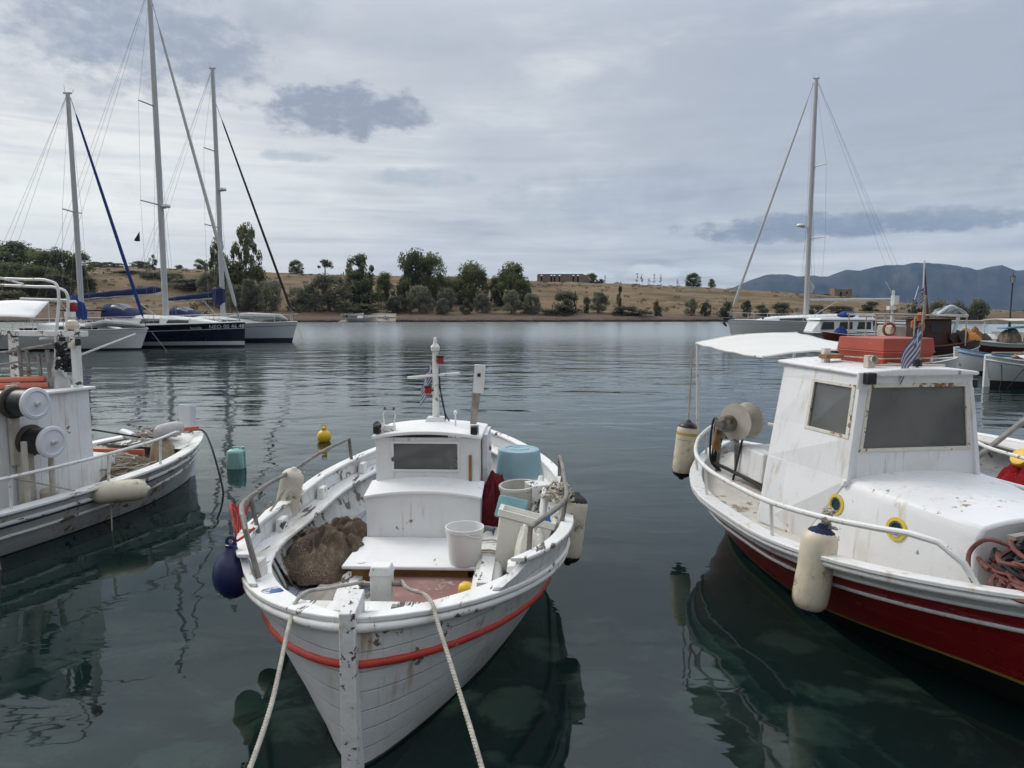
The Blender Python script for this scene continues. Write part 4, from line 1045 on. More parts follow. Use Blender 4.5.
b = MB(); b.lathe([(0, -.045), (.045, -.045), (.062, -.02), (.062, .02), (.045, .045), (0, .045)], axis=(.2, 1, 0), n=18); one(b, 'float', m_yel, 'small yellow float on the red floor beside the bucket', 'float', on(FC, 1.50, .475, .50), FC.yaw)
b = heap((0, 0, 0), .10, .08, .10, 5.); one(b, 'cloth', m_navyc, 'dark blue rag at the foot of the right rail post', 'rag', on(FC, 1.58, .79, .48), FC.yaw)
b = heap((0, 0, 0), .17, .12, .24, 7.7, 5.); one(b, 'plastic_bag', m_crate, 'crumpled cream plastic bag pressed between the tub and the right washboard', 'bag', on(FC, 1.22, .93, .66), FC.yaw, ang=180)
b = heap((0, 0, 0), .06, .045, .15, 6.3); one(b, 'cloth', m_blue, 'bright blue and white rag stuffed inside the right washboard', 'rag', on(FC, .95, 1.07, .72), FC.yaw)
b = tangle((0, 0, 0), .22, .12, .14, 26, .011, 3); one(b, 'rope_coil', m_rope, 'frayed rope bunch hanging on the right handrail of the white boat', 'rope', on(FC, .62, 1.16, .95), FC.yaw)
b = tangle((0, 0, 0), .06, .05, .26, 16, .009, 5); one(b, 'rope_coil', m_rope, 'pale rope bunch knotted to the left handrail beside the white fender', 'rope', on(FC, .18, -1.21, .84), FC.yaw)
b = MB(); b.tube([(.9, .98, .55), (.5, 1.06, 1.0)], .035, 8); b.tube([(.7, .90, .55), (.15, 1.02, 1.02)], .03, 8); b.box((.30, .98, .92), (.20, .16, .16), rz=.4); one(b, 'driftwood', m_whtx, 'pale wooden blocks wedged between the drum and the right handrail', 'wood', FC.o, FC.yaw, bevel=.01)

fender('fender', 'dark blue ball fender with red cord on the left side of the white boat', (-1.84, 4.52, .80), .125, .36, m_navyf, ball=True, lines=[(-1.72, 4.62, 1.06)], rope_m=m_roper)
fender('fender', 'long grimy pale fender hanging outside the right rail of the white boat', (.50, 5.75, .70), .105, .56, m_fendd, rot=(R(-8), R(8), 0), ends=m_rubber, lines=[(.40, 5.7, 1.05)])
fender('fender', 'grubby white fender tied under the middle of the left handrail', (-1.99, 6.2, .86), .10, .50, m_fendd, rot=(R(6), R(14), 0), ends=m_fendd, lines=[(-1.84, 6.2, 1.07)])
fender('fender', 'cream ball fender tucked behind the dark blue one', (-2.07, 5.3, .66), .12, .30, m_yfend, ball=True, lines=[(-1.84, 5.3, 1.05)])
fender('fender', 'small white ball fender behind the cream one on the left rail', (-2.06, 5.75, .66), .09, .24, m_fend, ball=True, lines=[(-1.86, 5.7, 1.05)])
b = MB(); b.tube(bez([FC.w(1.64, -1.13, .98), FC.w(1.5, -1.22, 1.12), FC.w(1.35, -1.23, 1.0), FC.w(1.38, -1.20, .85)], 16), .008, 6)
for k in range(5): b.tube(bez([FC.w(1.3+.05*k, -1.21, 1.06), FC.w(1.28+.06*k, -1.19, 1.09), FC.w(1.33+.05*k, -1.17, 1.04), FC.w(1.31+.05*k, -1.19, .98-.03*k)], 10), .008, 6)
one(b, 'cord', m_roper, 'red cord wound round the left handrail above the dark blue fender', 'cord')
# ================================================================== red and white boat at the right
FR = Fr(3.12, 6.09, R(-82))
HR = Hull(5.5, 1.22, 2.5, .80, 2.2, .80, -.45, .70, .98, .86, em=.72, ee=3.4, rb=.12, rs=.45, es=.85)
m_redh = M('dark_red_hull_paint', (.35, .010, .016), .3, .12, 3., grime=((.26, .05, .045), .5, 2.), bump=.002, planks=(2, .13, .15))
m_gold = M('ochre_line_paint', (.42, .30, .07), .5, .15, 8.)
m_whtg = M('glossy_white_paint', (.74, .745, .745), .38, .06, 2.5, grime=((.48, .42, .32), .7, 2.5), wear=((.3, .25, .2), .03, 12.), streak=((.40, .27, .08), .6), bump=.002)
m_deckw = M('scuffed_white_deck', (.62, .59, .54), .7, .1, 5., wear=((.34, .27, .20), .09, 9.), grime=((.42, .36, .28), .7, 4.), bump=.003)
m_trunk = M('white_cabin_paint', (.76, .765, .775), .42, .05, 2., grime=((.50, .45, .37), .6, 2.), streak=((.46, .35, .2), .5), wear=((.36, .27, .18), .025, 12.), bump=.0015)
m_gask = M('rust_specked_gasket', (.66, .63, .56), .7, .1, 10., wear=((.24, .14, .06), .085, 20.))
m_ring = M('yellow_ring_paint', (.68, .50, .05), .6, .12, 10., wear=((.5, .47, .40), .08, 18.))
m_canv = M('white_canvas', (.66, .66, .63), .8, .03, 3., grime=((.6, .57, .5), .3, 3.))
m_redbox = M('faded_red_box_paint', (.36, .065, .038), .55, .12, 4., grime=((.34, .06, .04), .6, 3.), wear=((.5, .3, .22), .03, 9.))
m_dirtyw = M('grimy_white_plastic', (.50, .46, .39), .6, .15, 6., grime=((.22, .17, .12), .75, 5.))
m_pink = M('faded_red_rope', (.17, .062, .055), .9, .3, 25.)
m_netred = netmat('bright_red_netting', (.42, .02, .026), (.24, .01, .014), 60.)
rb = thing('fishing_boat', 'red hulled fishing boat with white cabin, canvas awning and red box on the roof', 'fishing boat', FR.o, FR.yaw, 'wooden fishing boats in the harbour')
HR.shell([(lambda x: -.45, 2), (lambda x: .06+.12*sst(x, -.6, 1.8), 3), (lambda x: .085+.12*sst(x, -.6, 1.8), 0), (lambda x: HR.sh(x)-.115, 1), (lambda x: HR.sh(x), 1)], [m_redh, m_whtg, M('black_bottom_paint', (.008, .010, .010), 1., spec=.1), m_gold], rb, sub=4)
HR.strake(-.225, .017, 'moulding', m_whtg, rb, -.985, .985, .004, flat=.8)
HR.strake(-.11, .014, 'moulding', m_whtg, rb, -.985, .985, .006, flat=.8)
HR.strake(-.02, .030, 'rub_rail', m_whtg, rb, -.985, .985, .008)
HR.cap(.11, .03, .035, 'gunwale', m_whtg, rb, -.985, .985)
HR.inner(m_deckw, rb, .60, .05)
HR.floor_(m_deckw, rb, lambda x: HR.sh(x)-.10, -.95, .95, 'deck', .05, .02)
b = MB(); b.hexa([(2.55, -.05, -.3), (2.72, -.05, -.3), (2.72, .05, -.3), (2.55, .05, -.3)], [(2.66, -.05, 1.25), (2.82, -.05, 1.22), (2.82, .05, 1.22), (2.66, .05, 1.25)]); b.build('stem_post', m_whtg, rb, bevel=.008)
# cabin trunk with portholes
def ringp(x, prof, n=8):
    """closed section: prof = [(half width, z)...] from the base up, arched top"""
    L_ = [(x, -w, z) for w, z in prof]; R_ = [(x, w, z) for w, z in prof[::-1]]
    wt, zt_ = prof[-1]
    top = [(x, lerp(-wt, wt, k/n), zt_+.05*(1-(2*k/n-1)**2)) for k in range(1, n)]
    return L_+top+R_
trunk = MB()
trunk.sweep([ringp(.15, [(.74, .58), (.66, 1.13), (.60, 1.20)]), ringp(.9, [(.655, .60), (.60, 1.12), (.56, 1.19)]), ringp(1.5, [(.47, .62), (.46, 1.07), (.42, 1.145)]), ringp(1.66, [(.40, .64), (.385, 1.05), (.35, 1.125)])])
tro = trunk.build('cabin_trunk', m_trunk, rb, bevel=.02, ang=30)
def side_y(x, z):   # half width of the trunk side
    b0 = interp([(.15, .74), (.9, .655), (1.5, .47), (1.66, .40)], x); b1 = interp([(.15, .66), (.9, .60), (1.5, .46)], x)
    return lerp(b0, b1, (z-.6)/.52)
for x_, z_ in ((.545, .985), (1.13, .965)):
    y_ = side_y(x_, z_); y2 = side_y(x_+.05, z_); nrm_ = Vector((math.sin(math.atan((y_-y2)/.05)), -1, .12)).normalized()
    b = MB(); c_ = (x_, -y_, z_)
    b.lathe([(.056, -.02), (.058, .014), (.084, .012), (.088, -.02)], c_, nrm_, n=28); pr_ = b.build('porthole', m_ring, tro)
    b = MB(); b.lathe([(0, .004), (.057, .004)], c_, nrm_, n=24); b.build('pane', M('porthole_glass', (.02, .05, .06), .08), pr_)
    b = MB(); b.lathe([(.045, .010), (.058, .016), (.062, .008)], c_, nrm_, n=24); b.build('rim', m_steel, pr_)
# wheelhouse: leaning walls
wz = [.60, 1.20, 2.02]
Pf = {.60: (.20, .69), 1.20: (.62, .575), 2.02: (.585, .475)}
Pr = {.60: (-.30, .83), 1.20: (-.38, .70), 2.02: (-.52, .49)}
def wq(f, sd, z):
    t = Pf if f else Pr; zz = sorted(t)
    x = interp([(k, t[k][0]) for k in zz], z); w = interp([(k, t[k][1]) for k in zz], z); return Vector((x, sd*w, z))
wb = MB(); th = .03
def panel(mb, q, th, mi=0):
    """slab from a quad (outer face, counter clockwise seen from outside)"""
    q = [Vector(p) for p in q]; n_ = (q[1]-q[0]).cross(q[3]-q[0]).normalized()
    mb.hexa([p-n_*th for p in q], q, mi)
def quad_at(q, u0, u1, v0, v1):
    def P(u, v): return (q[0].lerp(q[1], u)).lerp(q[3].lerp(q[2], u), v)
    return [P(u0, v0), P(u1, v0), P(u1, v1), P(u0, v1)]
def holed(mb, q, u0, u1, v0, v1, th):
    for a in ((0, 1, 0, v0), (0, 1, v1, 1), (0, u0, v0, v1), (u1, 1, v0, v1)): panel(mb, quad_at(q, *a), th)
front = [wq(1, -1, 1.15), wq(1, 1, 1.15), wq(1, 1, 2.02), wq(1, -1, 2.02)]
holed(wb, front, .10, .93, .32, .88, th)
sidew = {}
for sd in (-1, 1):
    q = [wq(0, sd, 1.20), wq(1, sd, 1.20), wq(1, sd, 2.02), wq(0, sd, 2.02)]
    if sd > 0: q = [q[1], q[0], q[3], q[2]]
    sidew[sd] = q
    holed(wb, q, *((.46, .93) if sd < 0 else (.07, .54)), .40, .86, th)
    ql = [wq(0, sd, .60), wq(1, sd, .60), wq(1, sd, 1.20), wq(0, sd, 1.20)]
    if sd > 0: ql = [ql[1], ql[0], ql[3], ql[2]]
    panel(wb, ql, th)
rear = [wq(0, 1, .60), wq(0, -1, .60), wq(0, -1, 2.02), wq(0, 1, 2.02)]
panel(wb, quad_at(rear, 0, .32, 0, 1), th); panel(wb, quad_at(rear, .68, 1, 0, 1), th); panel(wb, quad_at(rear, .32, .68, .8, 1), th)
who = wb.build('wheelhouse', m_trunk, rb, ang=25); who.location.y = -.045
for q, uv in ((front, (.10, .93, .32, .88)), (sidew[-1], (.46, .93, .40, .86)), (sidew[1], (.07, .54, .40, .86))):
    n_ = (q[1]-q[0]).cross(q[3]-q[0]).normalized()
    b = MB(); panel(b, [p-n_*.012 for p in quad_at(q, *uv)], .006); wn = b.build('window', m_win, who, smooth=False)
    u0, u1, v0, v1 = uv; b = MB(); du, dv = .022*(1 if q is front else 1.4), .028
    for a in ((u0-du, u1+du, v0-dv, v0+.006), (u0-du, u1+du, v1-.006, v1+dv), (u0-du, u0+.006, v0, v1), (u1-.006, u1+du, v0, v1)):
        panel(b, [p+n_*.008 for p in quad_at(q, *a)], .018)
    b.build('frame', m_gask, wn, bevel=.003)
# roof, ledge under the front window
b = MB()
def rsec(x, w, z): return [(x, lerp(-w, w, k/8), z+.03*(1-(2*k/8-1)**2)) for k in range(9)]+[(x, lerp(w, -w, k/8), z-.03) for k in range(9)]
b.sweep([rsec(.63, .50, 2.03), rsec(-.58, .535, 2.05)]); b.build('roof', m_trunk, who, bevel=.012)
b = MB(); panel(b, [wq(1, -1, 1.145)+Vector((.03, -.02, 0)), wq(1, 1, 1.145)+Vector((.03, .02, 0)), wq(1, 1, 1.19)+Vector((.012, .02, 0)), wq(1, -1, 1.19)+Vector((.012, -.02, 0))], .03); b.build('ledge', m_trunk, who, bevel=.004)
b = MB(); panel(b, [wq(0, -1, .62)+Vector((.05, -.006, 0)), wq(1, -1, .62)+Vector((-.03, -.006, 0)), wq(1, -1, 1.20)+Vector((-.22, -.006, 0)), wq(0, -1, 1.20)+Vector((.03, -.006, 0))], .012); b.build('side_panel', m_trunk, who, bevel=.003)
b = MB(); b.box((.66, -.455, 1.99), (.07, .075, .09)); b.box((.62, -.475, 1.97), (.03, .11, .13), mi=1); b.build('navigation_lamp', [m_black, m_trunk], who, bevel=.008)
b = MB(); b.box((.56, .50, 1.93), (.06, .055, .07)); b.build('navigation_lamp', m_black, who, bevel=.008)
b = MB(); b.box((.42, -.30, 2.10), (.06, .06, .10)); b.lathe([(.02, 0), (.03, .04)], (.45, -.30, 2.12), (1, 0, .1), n=12); b.tube([(.42, -.28, 2.07), (.45, -.1, 2.075), (.5, .3, 2.07)], .01, 6); b.build('horn', m_dirtyw, who, bevel=.01)
b = MB(); b.tube([(.55, .02, 2.06), (.60, .02, 2.62)], .010, 8); b.lathe([(.035, 0), (.03, .05), (.015, .06)], (.55, .02, 2.07), n=10, mi=1); fp = b.build('flagstaff', [m_wood, m_black], who)
flag(fp, (.596, .0, 2.40), .22, .22, (-.05, -1, 0), .015, 1.15, seed=2)
b = MB(); b.box((-.12, -.34, 2.12), (.05, .06, .12)); b.box((-.10, -.30, 2.11), (.12, .16, .035), mi=1); b.build('cleat', [m_trunk, m_ochre], who)
# awning over the stern on thin poles
b = MB()
C4 = [Vector((-.62, -.70, 2.07)), Vector((-.45, .55, 2.12)), Vector((-2.35, .62, 2.24)), Vector((-2.25, -.68, 2.13))]
def aw(u, v):
    p_ = C4[0].lerp(C4[1], u).lerp(C4[3].lerp(C4[2], u), v)
    p_.z += .035*math.sin(math.pi*u) - .02*math.sin(math.pi*v) + .006*math.sin(v*19+u*5)*(1-u*.4) + .008*fbm(u*4, v*5, 2.)
    p_ = p_.lerp((C4[0]+C4[2])/2, .035*math.sin(math.pi*u)*(v < .01)+.03*math.sin(math.pi*v)*(u < .01))
    return p_
b.grid(aw, 14, 16); awn = b.build('awning', m_canv, rb, solid=.012, ang=60)
b = MB(); b.tube([C4[0], *[aw(0, k/8) for k in range(1, 8)], C4[3], *[aw(k/8, 1) for k in range(1, 8)], C4[2]], .013, 8); b.build('awning_frame', m_galv, awn)
b = MB(); b.tube([(-2.28, -.62, .9), (-2.24, -.67, 2.12)], .017, 8); b.build('awning_pole', m_galv, awn)
b = MB(); b.tube([(-2.3, .5, .9), (-2.33, .60, 2.22)], .017, 8); b.build('awning_pole', m_galv, awn)
# starboard and port hand rails
for sd in (-1, 1):
    b = MB(); pts = [Vector((x, sd*(HR.W(x)-.03), HR.sh(x)+.30)) for x in (-2.45, -2.2, -1.8, -1.2, -.6, 0, .5, 1., 1.4, 1.62)]
    b.tube(bez(pts, 50)+[Vector((1.78, sd*(HR.W(1.78)-.03), HR.sh(1.78)+.27)), Vector((1.90, sd*(HR.W(1.9)-.04), HR.sh(1.9)+.16)), Vector((1.96, sd*(HR.W(1.96)-.05), HR.sh(1.96)+.03))], .021, 10)
    for x in (-2.2, -1.6, -.75, .5): w_ = HR.W(x)-.03; b.tube([(x, sd*w_, HR.sh(x)+.30), (x, sd*(w_-.02), HR.sh(x)+.02)], .015, 8)
    b.build('handrail', m_galv, rb)
# stern deck: net hauler, engine box, hoses
b = MB(); b.box((-1.35, -.05, .90), (.60, .80, .30), top=.92); b.box((-1.04, -.2, .83), (.03, .30, .20), mi=1); b.build('engine_box', [m_whtg, m_inner], rb, bevel=.03)
b = MB(); ax = Vector((-.2, -1, .05)).normalized(); c0 = Vector((-1.72, -.28, 1.30))
b.lathe([(0, -.02), (.17, -.02), (.20, .0), (.19, .04), (.12, .10), (.11, .14), (.20, .20), (.205, .22), (0, .23)], c0, (.45, -.9, 0), n=28)
hl = b.build('net_hauler', m_dirtyw, rb, ang=40)
b = MB(); b.lathe([(0, 0), (.09, 0), (.09, .12), (.05, .13), (.05, .2), (0, .2)], c0+Vector((.05, -.22, -.02)), (.45, -.9, 0), n=16); b.build('hydraulic_motor', m_steel, hl)
b = MB(); b.tube([(-1.74, -.38, .68), (-1.74, -.40, 1.30)], .028, 8); b.tube([(-1.95, -.52, .68), (-1.90, -.50, 1.2)], .02, 8); b.tube([(-1.5, -.5, 1.08), (-1.9, -.42, 1.12)], .022, 8); b.box((-1.86, -.5, 1.2), (.16, .10, .22), rz=.4); b.build('hauler_stand', m_steel, hl)
b = MB(); b.box((-1.88, -.56, 1.08), (.05, .07, .28), ry=.3); b.box((-1.36, .0, 1.14), (.34, .05, .09), ry=.6, rz=-.3); b.build('guard', m_ochre, hl, bevel=.005)
b = MB()
for k in range(4): b.tube(bez([(-1.80+.03*k, -.52-.02*k, 1.22), (-1.93+.03*k, -.57, 1.30-.05*k), (-1.98+.03*k, -.59+.03*k, 1.08), (-1.98, -.58+.02*k, .80), (-1.90, -.5, .70)], 20), .013, 6)
b.tube(bez([(-1.95, -.55, .78), (-1.6, -.50, .76), (-1.0, -.42, .70), (-.55, -.55, .66)], 20), .02, 8); b.tube([(-1.55, -.42, 1.12), (-1.58, -.5, .66)], .014, 6); b.build('hose', m_rubber, hl)
one(heap((0, 0, 0), .22, .30, .16, 3.), 'cloth', m_whtg, 'white cloth bunched behind the cabin of the red boat', 'cloth', FR.w(-.70, -.18, .80), FR.yaw, ang=180)
# box on the roof
b = MB()
def bxs(z, k, o=0): return [(sx*.30*k, sy*.245*k, z) for sx, sy in ((-1, -1), (1, -1), (1, 1), (-1, 1))]
b.hexa(bxs(0, .90), bxs(.13, 1.0)); b.hexa(bxs(.133, 1.015), bxs(.255, .97)); b.sweep([bxs(.118, 1.03), bxs(.132, 1.03)])
rbx = one(b, 'deck_box', m_redbox, 'faded red box lashed on the white cabin roof beside a small striped flag', 'box', FR.w(.04, .05, 2.055), FR.yaw+R(4), bevel=.01, smooth=True, ang=25)
rbx.scale = (.95, .98, .88)
b = MB(); b.tube([(.312, -.275, .07), (.315, .275, .07), (-.3, .28, .06), (-.31, -.275, .06)], .007, 6, closed=True); b.tube([(.30, -.2, .03), (.34, 0, .01), (.30, .22, .03)], .009, 6); b.build('lashing', m_rope, rbx)
# ropes on the foredeck
one(tangle((0, 0, 0), .42, .48, .26, 90, .013, 21, turns=1.4), 'rope_pile', m_pink, 'tangled heap of faded red rope on the foredeck of the red boat', 'rope', FR.w(2.06, -.05, .86), FR.yaw)
one(tangle((0, 0, 0), .40, .46, .32, 60, .016, 8, turns=1.1), 'rope_pile', m_ropeb, 'black hoses and ropes lying on top of the faded red rope heap', 'rope', FR.w(2.00, .05, .92), FR.yaw)
b = MB(); b.tube(bez([FR.w(1.72, -.50, .88), FR.w(1.66, -.44, .98), FR.w(1.74, -.40, 1.08), FR.w(1.85, -.30, 1.06)], 16), .014, 6); one(b, 'rope', m_pink, 'faded red rope loop reaching out to the corner of the white cabin trunk', 'rope')
b = MB(); b.box((1.80, .06, 1.15), (.05, .95, .022), rz=.25); b.box((1.92, .20, 1.13), (.05, .9, .02), rz=.05); one(b, 'plank', m_wood, 'two grey planks lying across the rope heap of the red boat', 'planks', FR.o, FR.yaw)
fender('fender', 'long cream fender with dark blue ends hanging on the red hull', (2.19, 4.97, .64), .125, .62, m_fend, rot=(R(-2), R(8), 0), ends=m_navyc, ck=.3, lines=[(2.26, 5.02, 1.06), (2.29, 4.98, 1.07)])
fender('fender', 'long white fender with black ends and an ochre band hanging at the stern of the red boat', (2.03, 8.22, .88), .118, .66, m_fend, rot=(0, R(6), 0), ends=m_black, lines=[(2.10, 8.26, 2.08)])
bd = MB(); bd.lathe([(.1195, .12), (.1195, .21)], n=22); bo = bd.build('band', m_ochre, [o for o in bpy.data.objects if o.get('label', '').startswith('long white fender with black ends')][0])
bo.data.materials.clear(); bo.data.materials.append(M('ochre_stain', (.50, .33, .09), .6, .3, 9.))
tangle_o = one(tangle((0, 0, 0), .05, .04, .16, 12, .008, 4), 'rope_knot', m_rope, 'frayed brown knot tying the cream fender to the white rail of the red boat', 'rope', (2.28, 4.99, .93))
for o_ in bpy.data.objects:
    if o_.get('label', '').startswith('long white fender with black ends'): o_['label'] = 'long white fender with black ends and ochre band at the stern of the red boat'

# ================================================================== boat beyond the red one, mostly outside the frame
FF = Fr(6.45, 7.25, R(-82))
HF = Hull(6.2, 1.25, 2.4, .8, 2.3, .8, -.4, .62, .9, .80, floor=.3)
fb = thing('fishing_boat', 'white fishing boat cut by the right picture edge behind the red boat, red nets aboard', 'fishing boat', FF.o, FF.yaw, 'wooden fishing boats in the harbour')
HF.shell([(lambda x: -.4, 0), (lambda x: .06, 1), (lambda x: HF.sh(x), 1)], [m_navyc, m_hullw], fb)
HF.cap(.16, .03, .035, 'gunwale', m_cap, fb, -.985, .985); HF.inner(m_inner, fb, .28); HF.floor_(m_floorg, fb, .32)
HF.cap(lambda x: max(.2, HF.W(x)*.62), -.1, .03, 'stern_deck', m_deckw, fb, -.98, -.55, dz=-.01)
b = MB(); b.lathe([(0, .0), (.26, .0), (.28, .03), (.30, .0)], (-2.15, -.42, .83), n=24); hb = b.build('hatch', m_black, fb); 
b = MB(); b.tube([(-.9, -1.08, .78), (-1.5, .35, 1.30), (-1.9, 1.0, 1.52)], .032, 8); b.build('boom', m_steel, fb)
b = MB(); b.tube(bez([(-.95, -1.12, .72), (-.93, -1.1, 1.02), (-.5, -1.15, 1.0), (.6, -1.16, .98), (1.4, -.95, 1.05)], 20), .02, 8); b.build('handrail', m_galv, fb)
nb = MB(); t_ = heap((0, 0, 0), .55, .34, .34, 6.6, 5., (28, 56), .22)
one(t_, 'net_pile', m_netred, 'bright red net heap behind the white rail at the right picture edge', 'fishing net', FF.w(-.25, -.78, .56), FF.yaw, ang=180)
b = MB()
for x, y in ((-.42, -.90), (-.1, -.86)): b.lathe([(0, -.04), (.10, -.04), (.11, 0), (.10, .04), (.05, .05), (0, .05)], (x, y, .92), (.1, -.8, .6), n=16)
one(b, 'float', m_yel, 'pair of yellow floats lying on the bright red net heap', 'float', FF.o, FF.yaw)
b = heap((0, 0, 0), .2, .16, .18, 2.2); one(b, 'cloth', m_lampr, 'crumpled crimson bag on the right part of the red net heap', 'bag', FF.w(.12, -.80, .82), FF.yaw, ang=180)
# ================================================================== white boat at the left, bow pointing away
FL = Fr(-5.80, 7.72, R(73.2))
HL = Hull(6.2, 1.06, 1.9, .62, 2.3, .8, -.4, .50, .72, .60, em=.42, ee=.95, rb=.1, rs=.3)
m_hulll = M('rusty_white_hull_paint', (.58, .585, .58), .5, .08, 2.5, streak=((.36, .16, .035), 1.), grime=((.36, .28, .17), .95, 1.7), wear=((.22, .14, .08), .07, 7.), bump=.004, planks=(2, .12, .25))
m_blueline = M('dark_blue_line_paint', (.012, .022, .075), .5)
m_disc = M('grey_white_disc_paint', (.66, .68, .72), .5, .04, 4., grime=((.45, .45, .45), .4, 4.))
m_netp = netmat('pale_net', (.42, .35, .26), (.24, .19, .135), 70.)
m_sack = M('grey_sack', (.52, .51, .50), .9, .12, 8., grime=((.3, .28, .25), .6, 8.), bump=.006, bs=60)
m_gbrown = M('brown_rubber_rim', (.055, .045, .035), .7, .3, 8.)
lb = thing('fishing_boat', 'white fishing boat with two net drums at the left edge, bow pointing away', 'fishing boat', FL.o, FL.yaw, 'wooden fishing boats in the harbour')
HL.shell([(lambda x: -.4, 2), (lambda x: .01, 0), (lambda x: HL.sh(x)-.155, 1), (lambda x: HL.sh(x)-.135, 0), (lambda x: HL.sh(x), 0)], [m_hulll, m_blueline, M('blue_bottom_paint', (.012, .03, .06), .7)], lb)
HL.strake(-.10, .026, 'rub_rail', m_whtx, lb, -.985, .985, .006, flat=.8); HL.strake(-.26, .020, 'lower_rail', m_whtx, lb, -.985, .97, .004, flat=.8)
HL.cap(.13, .03, .035, 'gunwale', m_cap, lb, -.985, .985); HL.inner(m_inner, lb, .24); HL.floor_(m_deckw, lb, lambda x: lerp(.34, .40, sst(x, .8, 1.2)))
b = MB(); b.hexa([(2.96, -.05, -.2), (3.10, -.05, -.2), (3.10, .05, -.2), (2.96, .05, -.2)], [(3.0, -.10, 1.10), (3.16, -.08, 1.06), (3.16, .08, 1.06), (3.0, .10, 1.10)]); b.build('stem_post', m_disc, lb, bevel=.01)
HL.floor_(m_whtx, lb, lambda x: HL.sh(x)-.02, .72, .97, 'foredeck')
# cabin with net drums
b = MB(); b.box((-.02, 0, .945), (1.78, 1.12, 1.27), top=.985); cbn = b.build('cabin', m_cab, lb, bevel=.012)
b = MB(); b.box((-.02, 0, 1.593), (1.86, 1.20, .03)); b.build('roof', m_roof, cbn, bevel=.006)
b = MB(); b.box((-.62, -.563, 1.25), (.36, .012, .42)); b.build('window', m_win, cbn)
def ndrum(c, r, L, k):
    c = Vector(c); ax = Vector((0, -1, 0))
    b = MB(); b.lathe([(0, -.015), (r*.15, -.02), (r*.17, .012), (r*.72, .006), (r*.78, .016), (r*.95, .010), (r, .0), (r, -.022), (r*.97, -.03), (r*.6, -.03)], c, ax, n=40, mis=None)
    b.lathe([(r*.16, .010), (r*.13, .045), (0, .047)], c, ax, n=16); dr = b.build('net_drum', m_disc, lb)
    b = MB(); b.lathe([(r*.80, -.03), (r*.84, -L*.5), (r*.80, -L)], c, ax, n=28); b.build('wound_net', m_black, dr)
    b = MB(); b.lathe([(r*.5, -L+.02), (r*.98, -L), (r*1.02, -L-.02), (r*.98, -L-.045), (0, -L-.045)], c, ax, n=36); b.build('back_disc', m_gbrown, dr)
    return dr
ndrum((-.15, -.95, 1.545), .168, .28, 0); ndrum((.02, -.93, 1.11), .172, .28, 1)
b = MB(); b.box((-.13, -.60, 1.30), (.10, .05, .85)); b.box((-.05, -.62, .75), (.14, .08, .70)); b.tube([(-.15, -1.0, 1.545), (-.15, -.55, 1.545)], .02, 8); b.tube([(.02, -1.0, 1.11), (.02, -.55, 1.11)], .02, 8)
b.tube([(-.22, -.83, .42), (-.22, -.83, 1.15)], .03, 8); b.tube([(.10, -.80, .40), (.10, -.80, .98)], .03, 8); b.lathe([(.09, 0), (.09, .1), (.06, .13), (0, .13)], (.12, -.72, .44), n=14); b.build('drum_stand', m_dirtyw, lb, bevel=.004)
# wooden goalpost on the roof
for y_ in (-.50, .46):
    b = MB(); b.box((.76, y_, 1.90), (.075, .08, .60)); b.build('post', m_whtx, lb, bevel=.006)
b = MB(); b.box((.76, -.03, 2.235), (.08, 1.26, .065)); b.build('crossbeam', m_whtx, lb, bevel=.006)
b = MB(); b.lathe([(0, 0), (.06, .01), (.075, .05), (.06, .10), (.03, .12), (0, .12)], (.78, -.45, 2.28), n=14); b.build('lamp', m_fend, lb)
b = MB(); b.lathe([(0, -.03), (.045, -.02), (.045, .03), (0, .04)], (.70, -.52, 2.10), n=12); b.build('lamp', m_fend, lb)
b = MB(); b.box((.72, -.58, 2.14), (.05, .04, .08)); b.build('small_lamp', m_black, lb, bevel=.006)
b = MB(); b.box((.78, -.28, 2.17), (.05, .05, .05)); b.build('small_lamp', m_black, lb, bevel=.006)
# tube arch above the cabin
b = MB()
for dx_, hgt in ((.86, 2.79), (.74, 2.87)):
    b.tube([(dx_, -.16, 1.60)]+bez([(dx_, -.24, 2.2), (dx_-.02, -.34, hgt-.14), (dx_-.04, -.22, hgt-.02), (dx_-.05, .15, hgt), (dx_-.05, .9, hgt+.03), (dx_-.05, 1.7, hgt+.05)], 30)+[(dx_-.05, 1.75, 1.0)], .0165, 8)
for y_ in (.3, .85): b.tube([(.81, y_, 2.82), (.57, y_+.12, 2.90)], .015, 6)
b.tube([(.86, -.13, 2.18), (.62, -.13, 2.18)], .014, 6); b.tube([(.86, -.12, 1.95), (1.25, .2, 1.6)], .016, 6)
arch_ = b.build('tube_arch', m_galv, lb)
for y_, z_ in ((-.31, 2.55), (-.24, 2.26)):
    b = MB(); b.lathe([(.045, -.05), (.05, -.04), (.05, .04), (.045, .05)], (.92, y_, z_), n=12); b.lathe([(.055, .05), (.04, .08), (0, .08)], (.92, y_, z_), n=12, mi=1); b.box((.88, y_, z_-.09), (.05, .12, .06), mi=1); b.build('signal_lamp', [m_lampr, m_galv], arch_)
b = MB()
for y_ in (.1, -.02, -.2, -.34, .55, .8): b.tube([(.55, y_, 1.6), (.56+.02*y_, y_+.03, 2.06+.05*math.sin(y_*9))], .022, 7)
b.tube([(.5, 1.0, 1.96), (.55, .3, 2.02), (.6, -.35, 2.12)], .016, 7); b.tube([(.5, 1.0, 1.80), (.55, .3, 1.88), (.6, -.2, 1.98)], .013, 7); b.tube([(.45, 1.1, 1.6), (.45, 1.1, 2.0)], .018, 7); b.build('roof_rail', m_steel, lb)
b = MB(); b.tube([(.80, -.5, 1.98), (1.3, -.85, 2.22)], .014, 6); b.build('stay', m_galv, lb)
b = MB()
